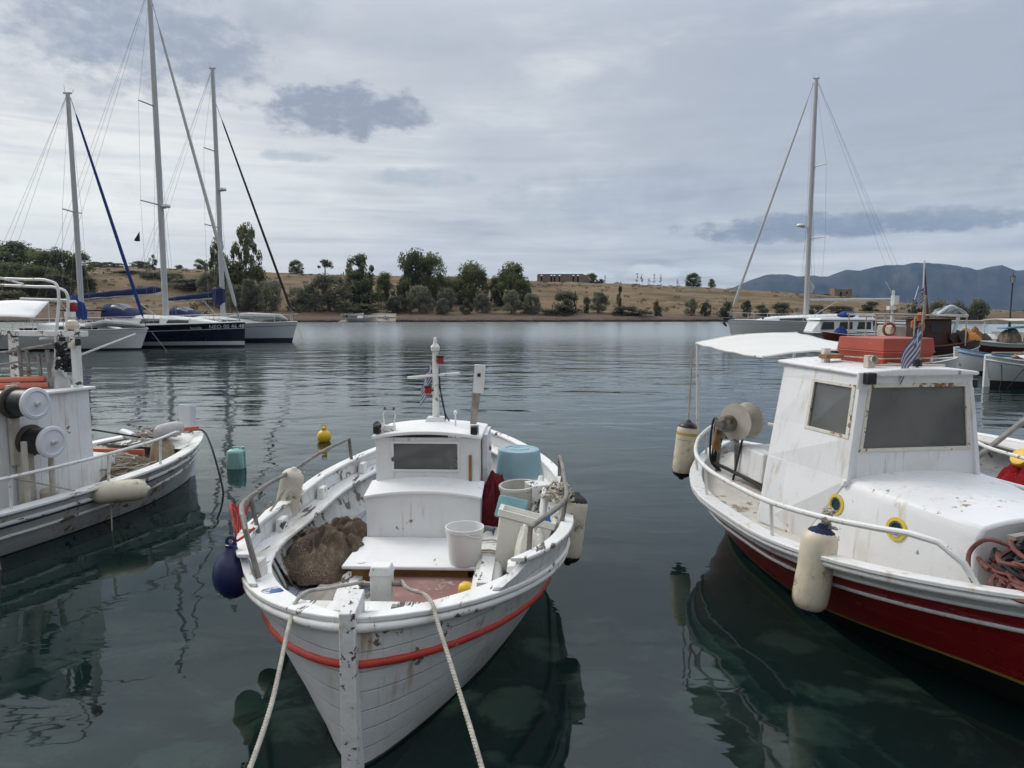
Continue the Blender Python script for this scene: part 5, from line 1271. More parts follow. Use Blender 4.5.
for k, (y_, z_) in enumerate(((.10, 1.66), (.0, 1.67), (.05, 1.74))): b.tube([(-.2, y_+.5, z_-.02), (.30, y_, z_-.02), (.55, y_-.30, z_-.02)], .034, 10)
one(b, 'float_roll', m_orange, 'orange float roll lying on the cabin roof of the left boat', 'float', FL.o, FL.yaw)
b = heap((0, 0, 0), .14, .12, .17, 3.2); one(b, 'cloth', m_sack, 'grey bag on the cabin roof under the wooden goalpost', 'bag', FL.w(.68, -.27, 1.61), FL.yaw, ang=180)
b = tangle((0, 0, 0), .10, .08, .35, 16, .013, 12); one(b, 'rope_coil', m_ropeb, 'black rope bunch hanging inside the white wooden goalpost', 'rope', FL.w(.74, -.32, 1.78), FL.yaw)
# rail on the starboard side
b = MB(); pts = [Vector((x, -(HL.W(x)-.02), HL.sh(x)+.36)) for x in (-2.2, -1.6, -1., -.4, .2, .8, 1.3, 1.75)]
b.tube(bez(pts, 40), .019, 8); q = pts[-1]; b.tube([q, q+Vector((.16, .10, -.03))], .015, 8)
for x in (-1.6, -.55, .62, 1.42): b.tube([(x, -(HL.W(x)-.02), HL.sh(x)+.36), (x+.01, -(HL.W(x)-.05), HL.sh(x)+.02)], .016, 8)
b.build('handrail', m_galv, lb)
b = MB(); pts = [Vector((x, (HL.W(x)-.02), HL.sh(x)+.36)) for x in (-2.2, -1., .2, 1.3, 1.75)]; b.tube(bez(pts, 40), .019, 8)
for x in (-1.6, .62, 1.42): b.tube([(x, (HL.W(x)-.02), HL.sh(x)+.36), (x+.01, (HL.W(x)-.05), HL.sh(x)+.02)], .016, 8)
b.build('handrail', m_galv, lb)
# gear in the bow
one(heap((0, 0, 0), .48, .40, .20, 9.4, 5., (30, 60), .25), 'net_pile', m_netp, 'pale net heap with cork line in the bow of the left boat', 'fishing net', FL.w(1.48, -.32, .38), FL.yaw, ang=180)
one(tangle((0, 0, 0), .42, .34, .26, 46, .010, 31), 'rope_pile', m_rope, 'tan ropes and lines tangled over the pale net heap', 'rope', FL.w(1.45, -.36, .42), FL.yaw)
b = MB(); q_ = random.Random(17)
for k in range(9): b.box((q_.uniform(.95, 2.1), q_.uniform(-.1, .62), .46+q_.uniform(0, .12)), (q_.uniform(.1, .5), q_.uniform(.04, .14), q_.uniform(.03, .1)), rz=q_.uniform(-1, 1), mi=k % 3)
one(b, 'loose_wood', [m_wood, m_whtx, m_ochre], 'loose boards and sticks lying across the bow well of the left boat', 'wood', FL.o, FL.yaw, bevel=.004)
one(tangle((0, 0, 0), .34, .30, .16, 30, .012, 77), 'rope_pile', m_ropew, 'pale rope coils on the foredeck beside the stem of the left boat', 'rope', FL.w(2.45, .05, .70), FL.yaw)
one(heap((0, 0, 0), .26, .22, .16, 4.4, 5.), 'cloth', m_dirtyw, 'grimy white sheet crumpled on the far side of the bow well', 'cloth', FL.w(1.75, .45, .52), FL.yaw, ang=180)
one(heap((0, 0, 0), .20, .17, .34, 1.2, 4.), 'sack', M('tan_sack', (.36, .29, .20), .9, .2, 8., bump=.006), 'tan sack standing against the bow planking of the left boat', 'sack', FL.w(2.16, -.36, .42), FL.yaw, ang=180)
b = MB(); b.lathe([(0, -.2), (.06, -.19), (.10, -.12), (.105, 0), (.10, .12), (.06, .19), (0, .2)], axis=(.9, -.35, .1), n=18); one(b, 'bundle', m_sack, 'grey wrapped bundle lying on the foredeck edge of the left boat', 'bundle', FL.w(2.22, -.42, .86), FL.yaw)
b = MB(); b.lathe([(0, -.17), (.05, -.16), (.06, 0), (.05, .16), (0, .17)], axis=(.4, 1, .1), n=14); one(b, 'float', m_disc, 'small grey white float on the foredeck of the left boat', 'float', FL.w(2.05, .12, .80), FL.yaw)
b = MB(); b.box((1.7, .05, .62), (.05, .9, .09), rz=.2); b.box((2.6, -.3, .80), (.45, .07, .05), rz=-.5); one(b, 'plank', m_orange, 'orange brown boards in the bow of the left boat', 'planks', FL.o, FL.yaw)
b = MB(); b.box((1.1, -.2, .55), (.35, .5, .34)); b.box((1.15, .35, .52), (.4, .4, .3)); one(b, 'fish_box', m_whtg, 'white boxes stacked before the cabin of the left boat', 'box', FL.o, FL.yaw, bevel=.02)
fender('fender', 'white sausage fender lying lengthwise along the left boat', (-4.50, 7.98, .44), .125, .56, m_fend, rot=(R(90), 0, R(-63)), ends=m_fend, lines=[FL.w(-.55, -1.04, .86)])
rope('mooring_rope', 'black rope sagging from the bow of the left boat into the water', [FL.w(2.8, -.30, .76), FL.w(2.86, -.45, .74), (-4.28, 9.95, .60), (-4.08, 9.7, .28), (-3.98, 9.6, -.05), (-3.95, 9.55, -.5)], .014, m_ropeb, group=GR)
rope('rope', 'thin grey rope dangling from the left boat rail to the water near the picture edge', [FL.w(-.85, -1.04, .88), FL.w(-.83, -1.10, .55), FL.w(-.80, -1.12, .20), FL.w(-.70, -1.06, -.25)], .009, m_rope)
rope('rope', 'thin grey rope hanging below the white sausage fender', [(-4.62, 7.98, .36), (-4.58, 7.92, .12), (-4.58, 7.9, -.2)], .008, m_rope)
rope('rope', 'black line sloping from behind the left cabin to its bow', [FL.w(1.0, .2, 1.05), FL.w(1.3, .05, 1.0), FL.w(2.0, -.15, .78)], .011, m_ropeb)
# buoys on the water
rt = thing('mooring_buoy', 'small yellow round buoy floating in open water', 'buoy', (-3.62, 13.5, 0))
b = MB(); b.lathe([(0, -.14)]+[(.135*math.sin(math.pi*k/12), .09-.14*math.cos(math.pi*k/12)) for k in range(1, 12)]+[(.05, .225), (.05, .27), (0, .275)], n=22); b.build('float', m_yel, rt)
b = MB(); b.tube([(.04*math.cos(k*.6283), 0, .29+.04*math.sin(k*.6283)) for k in range(10)], .01, 6, closed=True); b.build('eye', m_yel, rt)
rt = thing('jerrycan_float', 'pale green jerrycan floating as a mooring marker', 'buoy', (-4.42, 11.2, 0))
m_grn = M('pale_green_plastic', (.28, .50, .45), .4, .08, 6., grime=((.16, .30, .26), .6, 6.))
b = MB(); b.box((0, 0, .12), (.27, .24, .36), top=.94); b.build('can', m_grn, rt, bevel=.05); b = MB(); b.tube([(-.06, 0, .29), (-.04, 0, .335), (.05, 0, .335), (.08, 0, .29)], .015, 8); b.lathe([(.03, .29), (.03, .33), (0, .33)], (.09, .05, 0), n=10); b.build('handle', m_grn, rt)
b = MB(); b.box((0, 0, .12), (.278, .03, .30)); b.build('seam', m_teal, rt)
# ================================================================== sailing yachts
m_gel = M('white_gelcoat', (.74, .75, .75), .3, .03, .6, grime=((.55, .54, .5), .3, 1.))
m_gelg = M('grey_white_gelcoat', (.58, .61, .63), .35, .03, .6)
m_navy = M('navy_gelcoat', (.006, .009, .022), .25, .1, .6)
m_boot = M('dark_boot_stripe', (.012, .018, .035), .5)
m_deckc = M('cream_deck', (.70, .70, .68), .6, .06, 1.)
m_alu = M('mast_aluminium', (.50, .50, .50), .45, .06, .4, metal=.3)
m_wire = M('rigging_wire', (.22, .23, .24), .5, metal=.5)
m_bluec = M('bright_blue_sailcloth', (.010, .040, .20), .8, .15, 2., bump=.01, bs=6)
m_navys = M('dark_blue_sailcloth', (.012, .022, .085), .85, .2, 2., bump=.02, bs=5)
m_blks = M('black_sailcloth', (.018, .02, .028), .85)
m_whts = M('pale_sailcloth', (.56, .56, .55), .8)
m_dkglass = M('dark_cabin_window', (.03, .035, .04), .12)
m_clear = M('spray_hood_window', (.14, .15, .155), .25)
m_tarp = M('grey_cover_cloth', (.42, .43, .42), .9, .1, 3.)
m_wtarp = M('white_tarpaulin', (.78, .78, .77), .8, .03, 2.)
class YH:
    """yacht hull: transom stern, plumb or raked bow; local x forward"""
    def __init__(s, L, beam, fb, fs, rake, zk=-.5): s.L, s.b, s.fb, s.fs, s.rake, s.zk = L, beam/2, fb, fs, rake, zk; s.h = L/2
    def W(s, x):
        u = (s.h-x)/s.L
        return max(.02, s.b*(1-(1-min(1, u/.62))**2.1)*(1-.22*sst(u, .6, 1.)))
    def sh(s, x): u = (x+s.h)/s.L; return lerp(s.fs, s.fb, u**1.3)
    def pt(s, x, z, sd):
        r = max(0, (z-s.zk)/(s.sh(x)-s.zk)); u = (x+s.h)/s.L
        return Vector((x-s.rake*(1-r)*max(0, u-.5)*2, sd*s.W(x)*r**lerp(.28, .75, u**2), z))
    def build(s, bands, mats, par):
        b = MB(); xs = [lerp(-s.h, s.h, (k/24)**.8) for k in range(25)]
        for sd in (-1, 1):
            for (z0, mi), (z1, _) in zip(bands, bands[1:]):
                vs = [[b.v(s.pt(x, lerp(z0(x), z1(x), t), sd)) for x in xs] for t in (0, .34, .67, 1)]
                for i in range(3):
                    for j in range(24): b.f([vs[i][j], vs[i][j+1], vs[i+1][j+1], vs[i+1][j]], mi)
        zs = [lerp(s.zk, s.sh(-s.h), k/6) for k in range(7)]
        for a_, c_ in zip(zs, zs[1:]): b.f([b.v(s.pt(-s.h, a_, -1)), b.v(s.pt(-s.h, a_, 1)), b.v(s.pt(-s.h, c_, 1)), b.v(s.pt(-s.h, c_, -1))], bands[-2][1])
        bmesh.ops.remove_doubles(b.bm, verts=b.bm.verts, dist=.003)
        b.build('hull', mats, par, ang=45)
        b = MB(); rows = []
        for x in xs:
            w = s.W(x); rows.append([b.v((x, w*k/4*.985, s.sh(x)+.01+.07*(1-(k/4)**2))) for k in range(-4, 5)])
        for p_, q in zip(rows, rows[1:]):
            for k in range(8): b.f([p_[k], q[k], q[k+1], p_[k+1]])
        b.build('deck', m_deckc, par)
        b = MB()
        for sd in (-1, 1): b.tube([s.pt(x, s.sh(x), sd)+Vector((0, 0, .02)) for x in xs], .035, 6)
        b.build('toe_rail', mats[bands[-2][1]] if s is None else m_gel, par)
def coach(par, secs, name='coachroof', win=True, mat=None):
    """secs: (x, half width, z base, z top)"""
    b = MB(); rs = [[(x, -w, z0), (x, -w*.88, lerp(z0, z1, .8)), (x, -w*.7, z1), (x, 0, z1+.06), (x, w*.7, z1), (x, w*.88, lerp(z0, z1, .8)), (x, w, z0)] for x, w, z0, z1 in secs]
    b.sweep(rs); o_ = b.build(name, mat or m_deckc, par, ang=30)
    if win:
        for sd in (-1, 1):
            for (xa, wa, za, zb_), (xc, wc, zc_, zd) in list(zip(secs, secs[1:]))[1:-1]:
                b = MB(); f = lambda x, w, z0, z1, t: Vector((x, sd*(w*(1-.12*t/.8)+.008), lerp(z0, z1, t)))
                n_ = 1; q = [f(lerp(xa, xc, .12), lerp(wa, wc, .12), lerp(za, zc_, .12), lerp(zb_, zd, .12), .25), f(lerp(xa, xc, .88), lerp(wa, wc, .88), lerp(za, zc_, .88), lerp(zb_, zd, .88), .25),
                             f(lerp(xa, xc, .82), lerp(wa, wc, .82), lerp(za, zc_, .82), lerp(zb_, zd, .82), .68), f(lerp(xa, xc, .12), lerp(wa, wc, .12), lerp(za, zc_, .12), lerp(zb_, zd, .12), .68)]
                b.hexa([p_-Vector((0, sd*.03, 0)) for p_ in q], q); b.build('window', m_dkglass, o_, smooth=False)
    return o_
def rig(par, H, xm, top, spread, bow, back, gen, genr=.09, mr=.17, furl_top=.97, boom=None, boomz=1.9, cover=None, radar=None, sweep_=.35, gen0=.05):
    zd = H.sh(xm)+.2
    b = MB(); b.tube([(xm, 0, zd-.2), (xm+.0, 0, lerp(zd, top, .5)), (xm-.05, 0, top)], [mr, mr*.95, mr*.72], 10); b.box((xm-.05, 0, top+.05), (.5, .12, .08))
    b.tube([(xm-.2, 0, top), (xm-.25, 0, top+.55)], .012, 5); b.tube([(xm+.15, .05, top), (xm+.35, .05, top+.3), (xm+.1, .05, top+.33)], .012, 5); ms = b.build('mast', m_alu, par)
    b = MB()
    for f_, l_ in spread:
        z = lerp(zd, top, f_); b.tube([(xm-sweep_*.6, -l_, z+.10), (xm, 0, z), (xm-sweep_*.6, l_, z+.10)], .045, 6)
    b.build('spreaders', m_alu, ms)
    b = MB(); wr = .0085
    for sd in (-1, 1):
        ch = Vector((xm-.35, sd*H.W(xm)*.96, H.sh(xm)))
        prev = ch
        for f_, l_ in spread:
            tip = Vector((xm-sweep_*.6, sd*l_, lerp(zd, top, f_)+.10)); b.tube([prev, tip], wr, 4); prev = tip
            b.tube([ch+Vector((.3, 0, 0)), (xm, 0, lerp(zd, top, f_)-.1)], wr, 4)
        b.tube([prev, (xm, 0, top-.1)], wr, 4)
        b.tube([(xm-.05, 0, top), (-H.h+.15, sd*H.W(-H.h)*.7, H.sh(-H.h)+.1)], wr, 4)
    b.tube([(xm-.12, .1, top-.2), (xm-.25, .25, zd)], wr*.8, 4); b.tube([(xm+.2, -.15, top-.2), (xm+.25, -.3, zd)], wr*.8, 4)
    if back: b.tube([(xm-.1, 0, top), (-H.h+.1, 0, H.sh(-H.h)+.3)], wr, 4)
    b.build('rigging', m_wire, ms)
    if gen:
        a = Vector(bow); c_ = Vector((xm+mr*.7, 0, lerp(zd, top, furl_top)))
        b = MB(); b.tube([a, a.lerp(c_, gen0)], .03, 6, mi=1); b.tube([a.lerp(c_, t) for t in (gen0, gen0+.02, .3, .6, .9, .93)], [genr*.5, genr, genr, genr*.85, genr*.6, genr*.3], 8); b.tube([a.lerp(c_, .93), c_], .02, 6, mi=1)
        b.lathe([(.0, 0), (.12, 0), (.12, .14), (0, .14)], a.lerp(c_, gen0*.5), (c_-a), n=12, mi=1); b.build('furled_sail', [gen, m_wire], ms)
    if boom:
        x1, z1 = boom; b = MB(); b.tube([(xm-.15, 0, boomz), (x1, 0, z1)], [.10, .09], 8); b.tube([(xm-.1, 0, zd), (lerp(xm, x1, .35), 0, lerp(boomz, z1, .35)-.1)], .03, 6); bo = b.build('boom', m_alu, ms)
        if cover:
            b = MB(); n = 14; pts = []; rr = []
            for k in range(n+1):
                t = k/n; pts.append((lerp(xm-.3, x1+.1, t), .03*math.sin(k*2.), lerp(boomz, z1, t)+.22-.06*t)); rr.append(lerp(.30, .17, t)*(1+.10*math.sin(k*1.9))*(1 if 0 < k < n else .5))
            b.tube(pts, rr, 10, flat=.6); b.build('sail_cover', cover, bo, ang=60)
    if radar:
        z = radar; b = MB(); b.lathe([(0, 0), (.26, .02), (.30, .10), (.26, .22), (0, .26)], (xm+.38, 0, z), n=16); b.tube([(xm, 0, z-.05), (xm+.38, 0, z)], .04, 6); b.build('radar_dome', m_gel, ms)
    return ms
def lifelines(par, H, x0, x1, n=7, hgt=.62):
    b = MB()
    for sd in (-1, 1):
        P = []
        for k in range(n):
            x = lerp(x0, x1, k/(n-1)); q = Vector((x, sd*H.W(x)*.96, H.sh(x))); P.append(q+Vector((0, 0, hgt))); b.tube([q, P[-1]], .018, 5)
        for a_, c_ in zip(P, P[1:]): b.tube([a_, c_], .010, 4); b.tube([a_-Vector((0, 0, hgt*.5)), c_-Vector((0, 0, hgt*.5))], .010, 4)
    x = x1; pl = [(x, -H.W(x)*.96, H.sh(x)+hgt), (lerp(x, H.h, .7), -H.W(lerp(x, H.h, .7)), H.sh(H.h)+hgt), (H.h+.05, 0, H.sh(H.h)+hgt+.04), (lerp(x, H.h, .7), H.W(lerp(x, H.h, .7)), H.sh(H.h)+hgt), (x, H.W(x)*.96, H.sh(x)+hgt)]
    b.tube(bez(pl, 16), .02, 6)
    for sd in (-1, 1): xx = lerp(x, H.h, .7); b.tube([(xx, sd*H.W(xx), H.sh(xx)), (xx, sd*H.W(xx), H.sh(xx)+hgt)], .018, 5)
    b.build('guard_rail', m_galv, par)
def hood(par, x, w, z, L_, h, cloth, name='spray_hood'):
    b = MB()
    def fn(u, v):
        a = lerp(-1, 1, u); k = v
        return Vector((x+L_*(.5-k), a*w*(1-.05*k), z+h*math.sqrt(max(0, 1-abs(a)**3.2))*min(1, .05+1.5*k)**.6))
    def mf(i, j): return 1 if (4 <= j <= 8 and i in (2, 3, 4, 6, 7, 8, 10, 11, 13, 14, 15, 16)) else 0
    b.grid(fn, 18, 12, mf=mf); b.build(name, [cloth, m_clear], par, ang=60, solid=.01)
GY = 'sailing yachts moored along the far side'
# --- 1: white yacht with the bright blue furled sail
Y1 = 46.; H1 = YH(11.2, 3.6, 1.36, 1.12, .75)
xb = px(149, Y1); t1 = thing('sailing_yacht', 'white sailing yacht with bright blue furled sail and white awning at the left edge', 'sailing yacht', (xb-H1.h, Y1, 0), R(0), GY)
H1.build([(lambda x: -.5, 1), (lambda x: .12, 0), (lambda x: H1.sh(x)-.28, 2), (lambda x: H1.sh(x)-.21, 0), (lambda x: H1.sh(x), 0)], [m_gel, m_boot, m_gelg], t1)
xm = px(84, Y1)-(xb-H1.h)
coach(t1, [(xm+2.6, .5, H1.sh(2), 1.32), (xm+1.6, .9, 1.25, 1.58), (xm+.2, 1.1, 1.22, 1.68), (xm-1.2, 1.2, 1.20, 1.72), (xm-2.2, 1.2, 1.18, 1.7)])
rig(t1, H1, xm, zy(94, Y1), [(.50, 1.0)], (H1.h-.1, 0, H1.sh(H1.h)+.1), True, m_bluec, .11, .17, .985, boom=(xm-3.9, zy(299, Y1)), boomz=zy(301, Y1), cover=None)
b = MB(); b.tube([(xm+.1, 0, 1.9), (xm-.05, .0, 2.3), (xm-.25, 0, 2.9), (xm-.55, 0, 3.2), (xm-.9, 0, 3.1)], [.22, .42, .46, .36, .12], 12, flat=.6); b.build('sail_cover', m_bluec, t1)
lifelines(t1, H1, -5., 4.2)
b = MB(); x0_, x1_ = px(-6, Y1)-(xb-H1.h), px(54, Y1)-(xb-H1.h)
b.grid(lambda u, v: (lerp(x0_, x1_, u)-1.1*(v)*(1-.0*u)+.9*(1-v)*0, lerp(-1.75, 1.5, v), lerp(zy(318, Y1), zy(301.5, Y1), v)+.1*math.sin(u*3.1)), 8, 6); aw1 = b.build('awning', m_wtarp, t1, solid=.03, ang=60)
b = MB()
for u in (.05, .95):
    for y_ in (-1.6, 1.4): b.tube([(lerp(x0_, x1_, u)-(.9 if y_ > 0 else 0), y_, 1.1), (lerp(x0_, x1_, u)-(.9 if y_ > 0 else 0), y_, zy(317, Y1) if y_ < 0 else zy(302.5, Y1))], .025, 5)
b.build('awning_frame', m_galv, aw1)
b = MB(); b.tube([(xm+.8, -.9, 1.55), (xm+2.0, -.75, 1.75), (xm+3.4, -.3, 1.62), (xm+4.0, 0, 1.5)], [.16, .24, .20, .08], 10, flat=1.6); one(b, 'rolled_dinghy', m_tarp, 'grey rolled cover on the foredeck of the white yacht with the blue sail', 'cover', t1.location, 0)
for x, lb_ in ((px(2, Y1), 'dark blue fender at the picture edge on the white yacht with the awning'), (px(17, Y1), 'dark blue fender under the middle of the white yacht awning')):
    fender('fender', lb_, (x, Y1-H1.b-.05, .98), .14, .55, m_navyf, group='fenders of the yachts', ends=m_navyf)
# --- 2: navy yacht
Y2 = 49.5; H2 = YH(14.6, 4.2, 1.72, 1.35, .12)
xb = px(246, Y2); t2 = thing('sailing_yacht', 'navy blue hulled sailing yacht with white boot stripe and the tallest mast', 'sailing yacht', (xb-H2.h, Y2, 0), R(0), GY)
H2.build([(lambda x: -.5, 1), (lambda x: .16, 2), (lambda x: .42, 0), (lambda x: H2.sh(x)-.42, 2), (lambda x: H2.sh(x)-.38, 0), (lambda x: H2.sh(x), 0)], [m_navy, m_boot, m_gelg], t2)
xm = px(167.5, Y2)-(xb-H2.h)
coach(t2, [(xm+3.6, .5, 1.62, 1.72), (xm+2.2, .95, 1.58, 1.98), (xm+.3, 1.2, 1.52, 2.12), (xm-1.4, 1.35, 1.47, 2.18), (xm-3.0, 1.4, 1.43, 2.18)])
rig(t2, H2, xm, zy(-12, Y2), [(.36, 1.55), (.655, 1.15)], (px(241, Y2)-(xb-H2.h), 0, H2.sh(H2.h)+.05), True, m_whts, .125, .20, .955, boom=(px(72, Y2)-(xb-H2.h), zy(300, Y2)), boomz=zy(293, Y2), cover=m_navys, radar=zy(208, Y2), sweep_=.9)
hood(t2, xm-2.7, 1.35, 2.05, 2.2, .95, m_navys)
b = MB(); b.box((px(95, Y2)-(xb-H2.h), 0, zy(310.5, Y2)), (3.2, 2.6, .10)); [b.tube([(px(p_, Y2)-(xb-H2.h), y_, 1.4), (px(p_, Y2)-(xb-H2.h), y_, zy(311, Y2))], .03, 5) for p_ in (76, 115) for y_ in (-1.2, 1.2)]; b.build('bimini', m_navys, t2, bevel=.04)
lifelines(t2, H2, -6.5, 5.8, 8)
b = MB(); b.hexa([(xm-1.75, -.4, zy(241, Y2)), (xm-1.3, -.45, zy(242, Y2)), (xm-1.3, -.43, zy(242, Y2)), (xm-1.75, -.38, zy(241, Y2))], [(xm-1.55, -.4, zy(242, Y2)), (xm-1.3, -.45, zy(232, Y2)), (xm-1.3, -.43, zy(232, Y2)), (xm-1.55, -.38, zy(242, Y2))]); b.build('pennant', m_blks, t2)
yt = lambda xs_, sz, t_: text_mesh(t_, sz, lambda u, v: H2.pt(xs_+u, H2.sh(xs_+u)-.36+v, -1)+Vector((0, -.015, 0)), 'lettering', m_gel, t2)
yt(H2.h-3.3, .24, 'Seaside'); yt(H2.h-2.15, .36, 'NEO 00 46 48')
# --- 3: white-grey yacht
Y3 = 57.5; H3 = YH(14., 4.2, 1.62, 1.3, .6)
xb = px(298, Y3); t3 = thing('sailing_yacht', 'pale grey sailing yacht with black furled sail, bow farthest right of the three', 'sailing yacht', (xb-H3.h, Y3, 0), R(0), GY)
H3.build([(lambda x: -.5, 1), (lambda x: .34, 0), (lambda x: H3.sh(x)-.3, 2), (lambda x: H3.sh(x)-.26, 0), (lambda x: H3.sh(x), 0)], [m_gelg, m_boot, m_boot], t3)
xm = px(224.5, Y3)-(xb-H3.h)
coach(t3, [(xm+3.4, .5, 1.5, 1.62), (xm+2., 1., 1.46, 1.85), (xm, 1.25, 1.42, 2.0), (xm-1.6, 1.35, 1.38, 2.05), (xm-3., 1.4, 1.35, 2.05)])
rig(t3, H3, xm, zy(69, Y3), [(.38, 1.45), (.68, 1.05)], (px(295, Y3)-(xb-H3.h), 0, H3.sh(H3.h)+.3), True, m_blks, .10, .19, .865, boom=(px(168, Y3)-(xb-H3.h), zy(302, Y3)), boomz=zy(297, Y3), cover=m_navys, radar=zy(191, Y3), sweep_=.9)
b = MB(); zb = zy(297, Y3); b.tube([(xm-.2, 0, zb-.65), (xm-.25, 0, zb-.4), (xm-.3, 0, zb+.2), (xm-.3, 0, zb+.62), (xm-.3, 0, zb+.8)], [.28, .52, .50, .52, .30], 12, flat=.8); b.build('sail_bundle', m_navys, t3)
b = MB(); b.tube([(xm+.6, -.3, 2.05), (xm+2.2, -.3, 2.12), (xm+4.6, -.1, 2.02), (xm+5.2, 0, 1.8)], [.12, .28, .26, .06], 10, flat=1.8); one(b, 'rolled_dinghy', m_tarp, 'grey upturned dinghy cover on the foredeck of the pale grey yacht', 'cover', t3.location, 0)
lifelines(t3, H3, -6.2, 5.4, 8)
hood(t3, xm-2.8, 1.3, 1.95, 2., .9, m_navys)
rope('anchor_chain', 'thin anchor line running down from the bow of the pale grey yacht', [(px(297, Y3), Y3, 1.5), (px(303, Y3), Y3-.5, .6), (px(309, Y3), Y3-1, -.3)], .015, m_wire)
rope('anchor_chain', 'thin anchor line crossing from the white yacht bow to the navy hull foot', [(px(149, 45.), 45.4, 1.2), (px(158, 45.), 45, .7), (px(172, 45), 44.6, -.2)], .012, m_wire)
# --- 4: yacht at the right, bow to the left
Y4 = 62.; H4 = YH(16.4, 4.4, 1.75, 1.4, .5)
xb = px(727, Y4); t4 = thing('sailing_yacht', 'white sailing yacht on the right with bare boom, bow pointing left', 'sailing yacht', (xb+H4.h, Y4, 0), R(180), GY)
H4.build([(lambda x: -.5, 1), (lambda x: .12, 0), (lambda x: H4.sh(x)-.36, 2), (lambda x: H4.sh(x)-.3, 0), (lambda x: H4.sh(x), 0)], [m_gel, m_boot, m_gelg], t4)
xm = H4.h-(px(804.5, Y4)-xb)
coach(t4, [(xm+4.3, .5, 1.6, 1.72), (xm+3., 1.05, 1.55, 1.98), (xm, 1.3, 1.5, 2.12), (xm-2., 1.4, 1.45, 2.2), (xm-4., 1.4, 1.42, 2.2)], mat=m_gel)
rig(t4, H4, xm, zy(79, Y4), [(.34, 1.5), (.64, 1.1)], (H4.h-.1, 0, H4.sh(H4.h)+.15), True, m_whts, .11, .21, .985, boom=(H4.h-(px(893, Y4)-xb), zy(299, Y4)), boomz=zy(300, Y4), cover=None, sweep_=1.2)
b = MB(); b.lathe([(0, 0), (.34, .03), (.38, .13), (.3, .26), (0, .3)], (xm+.75, 0, zy(227, Y4)), n=16); b.tube([(xm, 0, zy(228, Y4)), (xm+.75, 0, zy(227, Y4))], .05, 6); b.build('radar_dome', m_gel, t4)
b = MB(); b.tube([(xm-.25, -.1, zy(280, Y4)), (xm-.55, -.2, zy(287, Y4)), (xm-.35, -.1, zy(293, Y4))], [.05, .28, .1], 8, flat=.4); b.build('hanging_sail', m_whts, t4)
b = MB(); b.tube([(H4.h+.25, 0, 1.75), (H4.h+.35, 0, 1.45), (H4.h+.1, 0, 1.2)], [.10, .12, .08], 8); b.tube([(H4.h-.5, 0, 1.8), (H4.h+.4, 0, 1.85)], .12, 8); b.build('bow_anchor', m_iron, t4)
lifelines(t4, H4, -7.2, 6.2, 8)
b = MB(); b.tube([(H4.h-2.9, .4, 1.7), (H4.h-2.9, .4, 2.45)], .09, 8); b.build('winch', m_iron, t4)
# ================================================================== boats crowding the right background
m_brown = M('dark_brown_varnish', (.055, .020, .013), .5, .25, 2., grime=((.03, .015, .01), .6, 2.))
m_maroon = M('maroon_hull_paint', (.10, .022, .016), .45, .2, 2.)
m_ghull = M('grey_white_hull', (.50, .52, .54), .5, .08, 2., streak=((.3, .22, .14), .5))
m_cyan = M('light_blue_paint', (.06, .26, .46), .5, .1, 3.)
m_cream = M('cream_canvas', (.60, .55, .45), .8, .06, 1.)
m_tar = M('black_bottom', (.012, .012, .013), .7)
m_oran = M('orange_net', (.62, .26, .06), .9, .3, 12., bump=.02)
m_vest = M('orange_vest', (.75, .20, .05), .7, .15, 6.)
GH = 'wooden fishing boats in the harbour'
# motor cruiser
Y5 = 48.; H5 = YH(7.6, 2.8, 1.25, 1.0, .6)
t = thing('motor_cruiser', 'white motor cruiser with three dark side windows and blue bundle on its roof', 'motor boat', (px(868, Y5), Y5, 0), R(180))
H5.build([(lambda x: -.4, 1), (lambda x: .1, 0), (lambda x: H5.sh(x), 0)], [m_gel, m_boot], t)
cx = lambda p_: px(868, Y5)-px(p_, Y5)
cs = [(cx(807), .7, 1.05, 1.15), (cx(813), 1.05, 1.05, 1.85), (cx(830), 1.1, 1.05, 1.92), (cx(846), 1.1, 1.05, 1.92), (cx(864), 1.1, 1.05, 1.88)]
b = MB(); b.sweep([[(x, -w, z0), (x, -w*.93, z1), (x, w*.93, z1), (x, w, z0)] for x, w, z0, z1 in cs]); cbn = b.build('cabin', m_gel, t, smooth=False)
b = MB(); b.hexa([(cx(811), -1.1, 1.90), (cx(867), -1.15, 1.90), (cx(867), 1.15, 1.90), (cx(811), 1.1, 1.90)], [(cx(814), -1., 2.06), (cx(864), -1.05, 2.06), (cx(864), 1.05, 2.06), (cx(814), 1., 2.06)]); b.build('cabin_roof', m_gel, cbn, bevel=.04)
for p0, p1 in ((813.5, 826), (830, 844), (848, 862)):
    b = MB(); b.hexa([(cx(p0), 1.085, 1.30), (cx(p1), 1.085, 1.30), (cx(p1), 1.02, 1.30), (cx(p0), 1.02, 1.30)], [(cx(p0+2), 1.055, 1.78), (cx(p1), 1.055, 1.78), (cx(p1), 1.0, 1.78), (cx(p0+2), 1.0, 1.78)]); b.build('window', m_dkglass, cbn, smooth=False)
b = MB(); b.tube([(cx(838), -.2, 2.22), (cx(841), 0, 2.26), (cx(851), 0, 2.24), (cx(852), .1, 2.2)], [.1, .22, .2, .08], 10, flat=2.2); one(b, 'rolled_cover', m_bluec, 'blue rolled cover on the roof of the white motor cruiser', 'cover', (px(868, Y5), Y5, 0), R(180))
b = tangle((0, 0, 0), .35, .3, .5, 18, .03, 9); one(b, 'hose_pile', m_ropeb, 'dark hoses heaped behind the white motor cruiser cabin', 'hoses', (px(868, Y5), Y5-.6, 1.5))
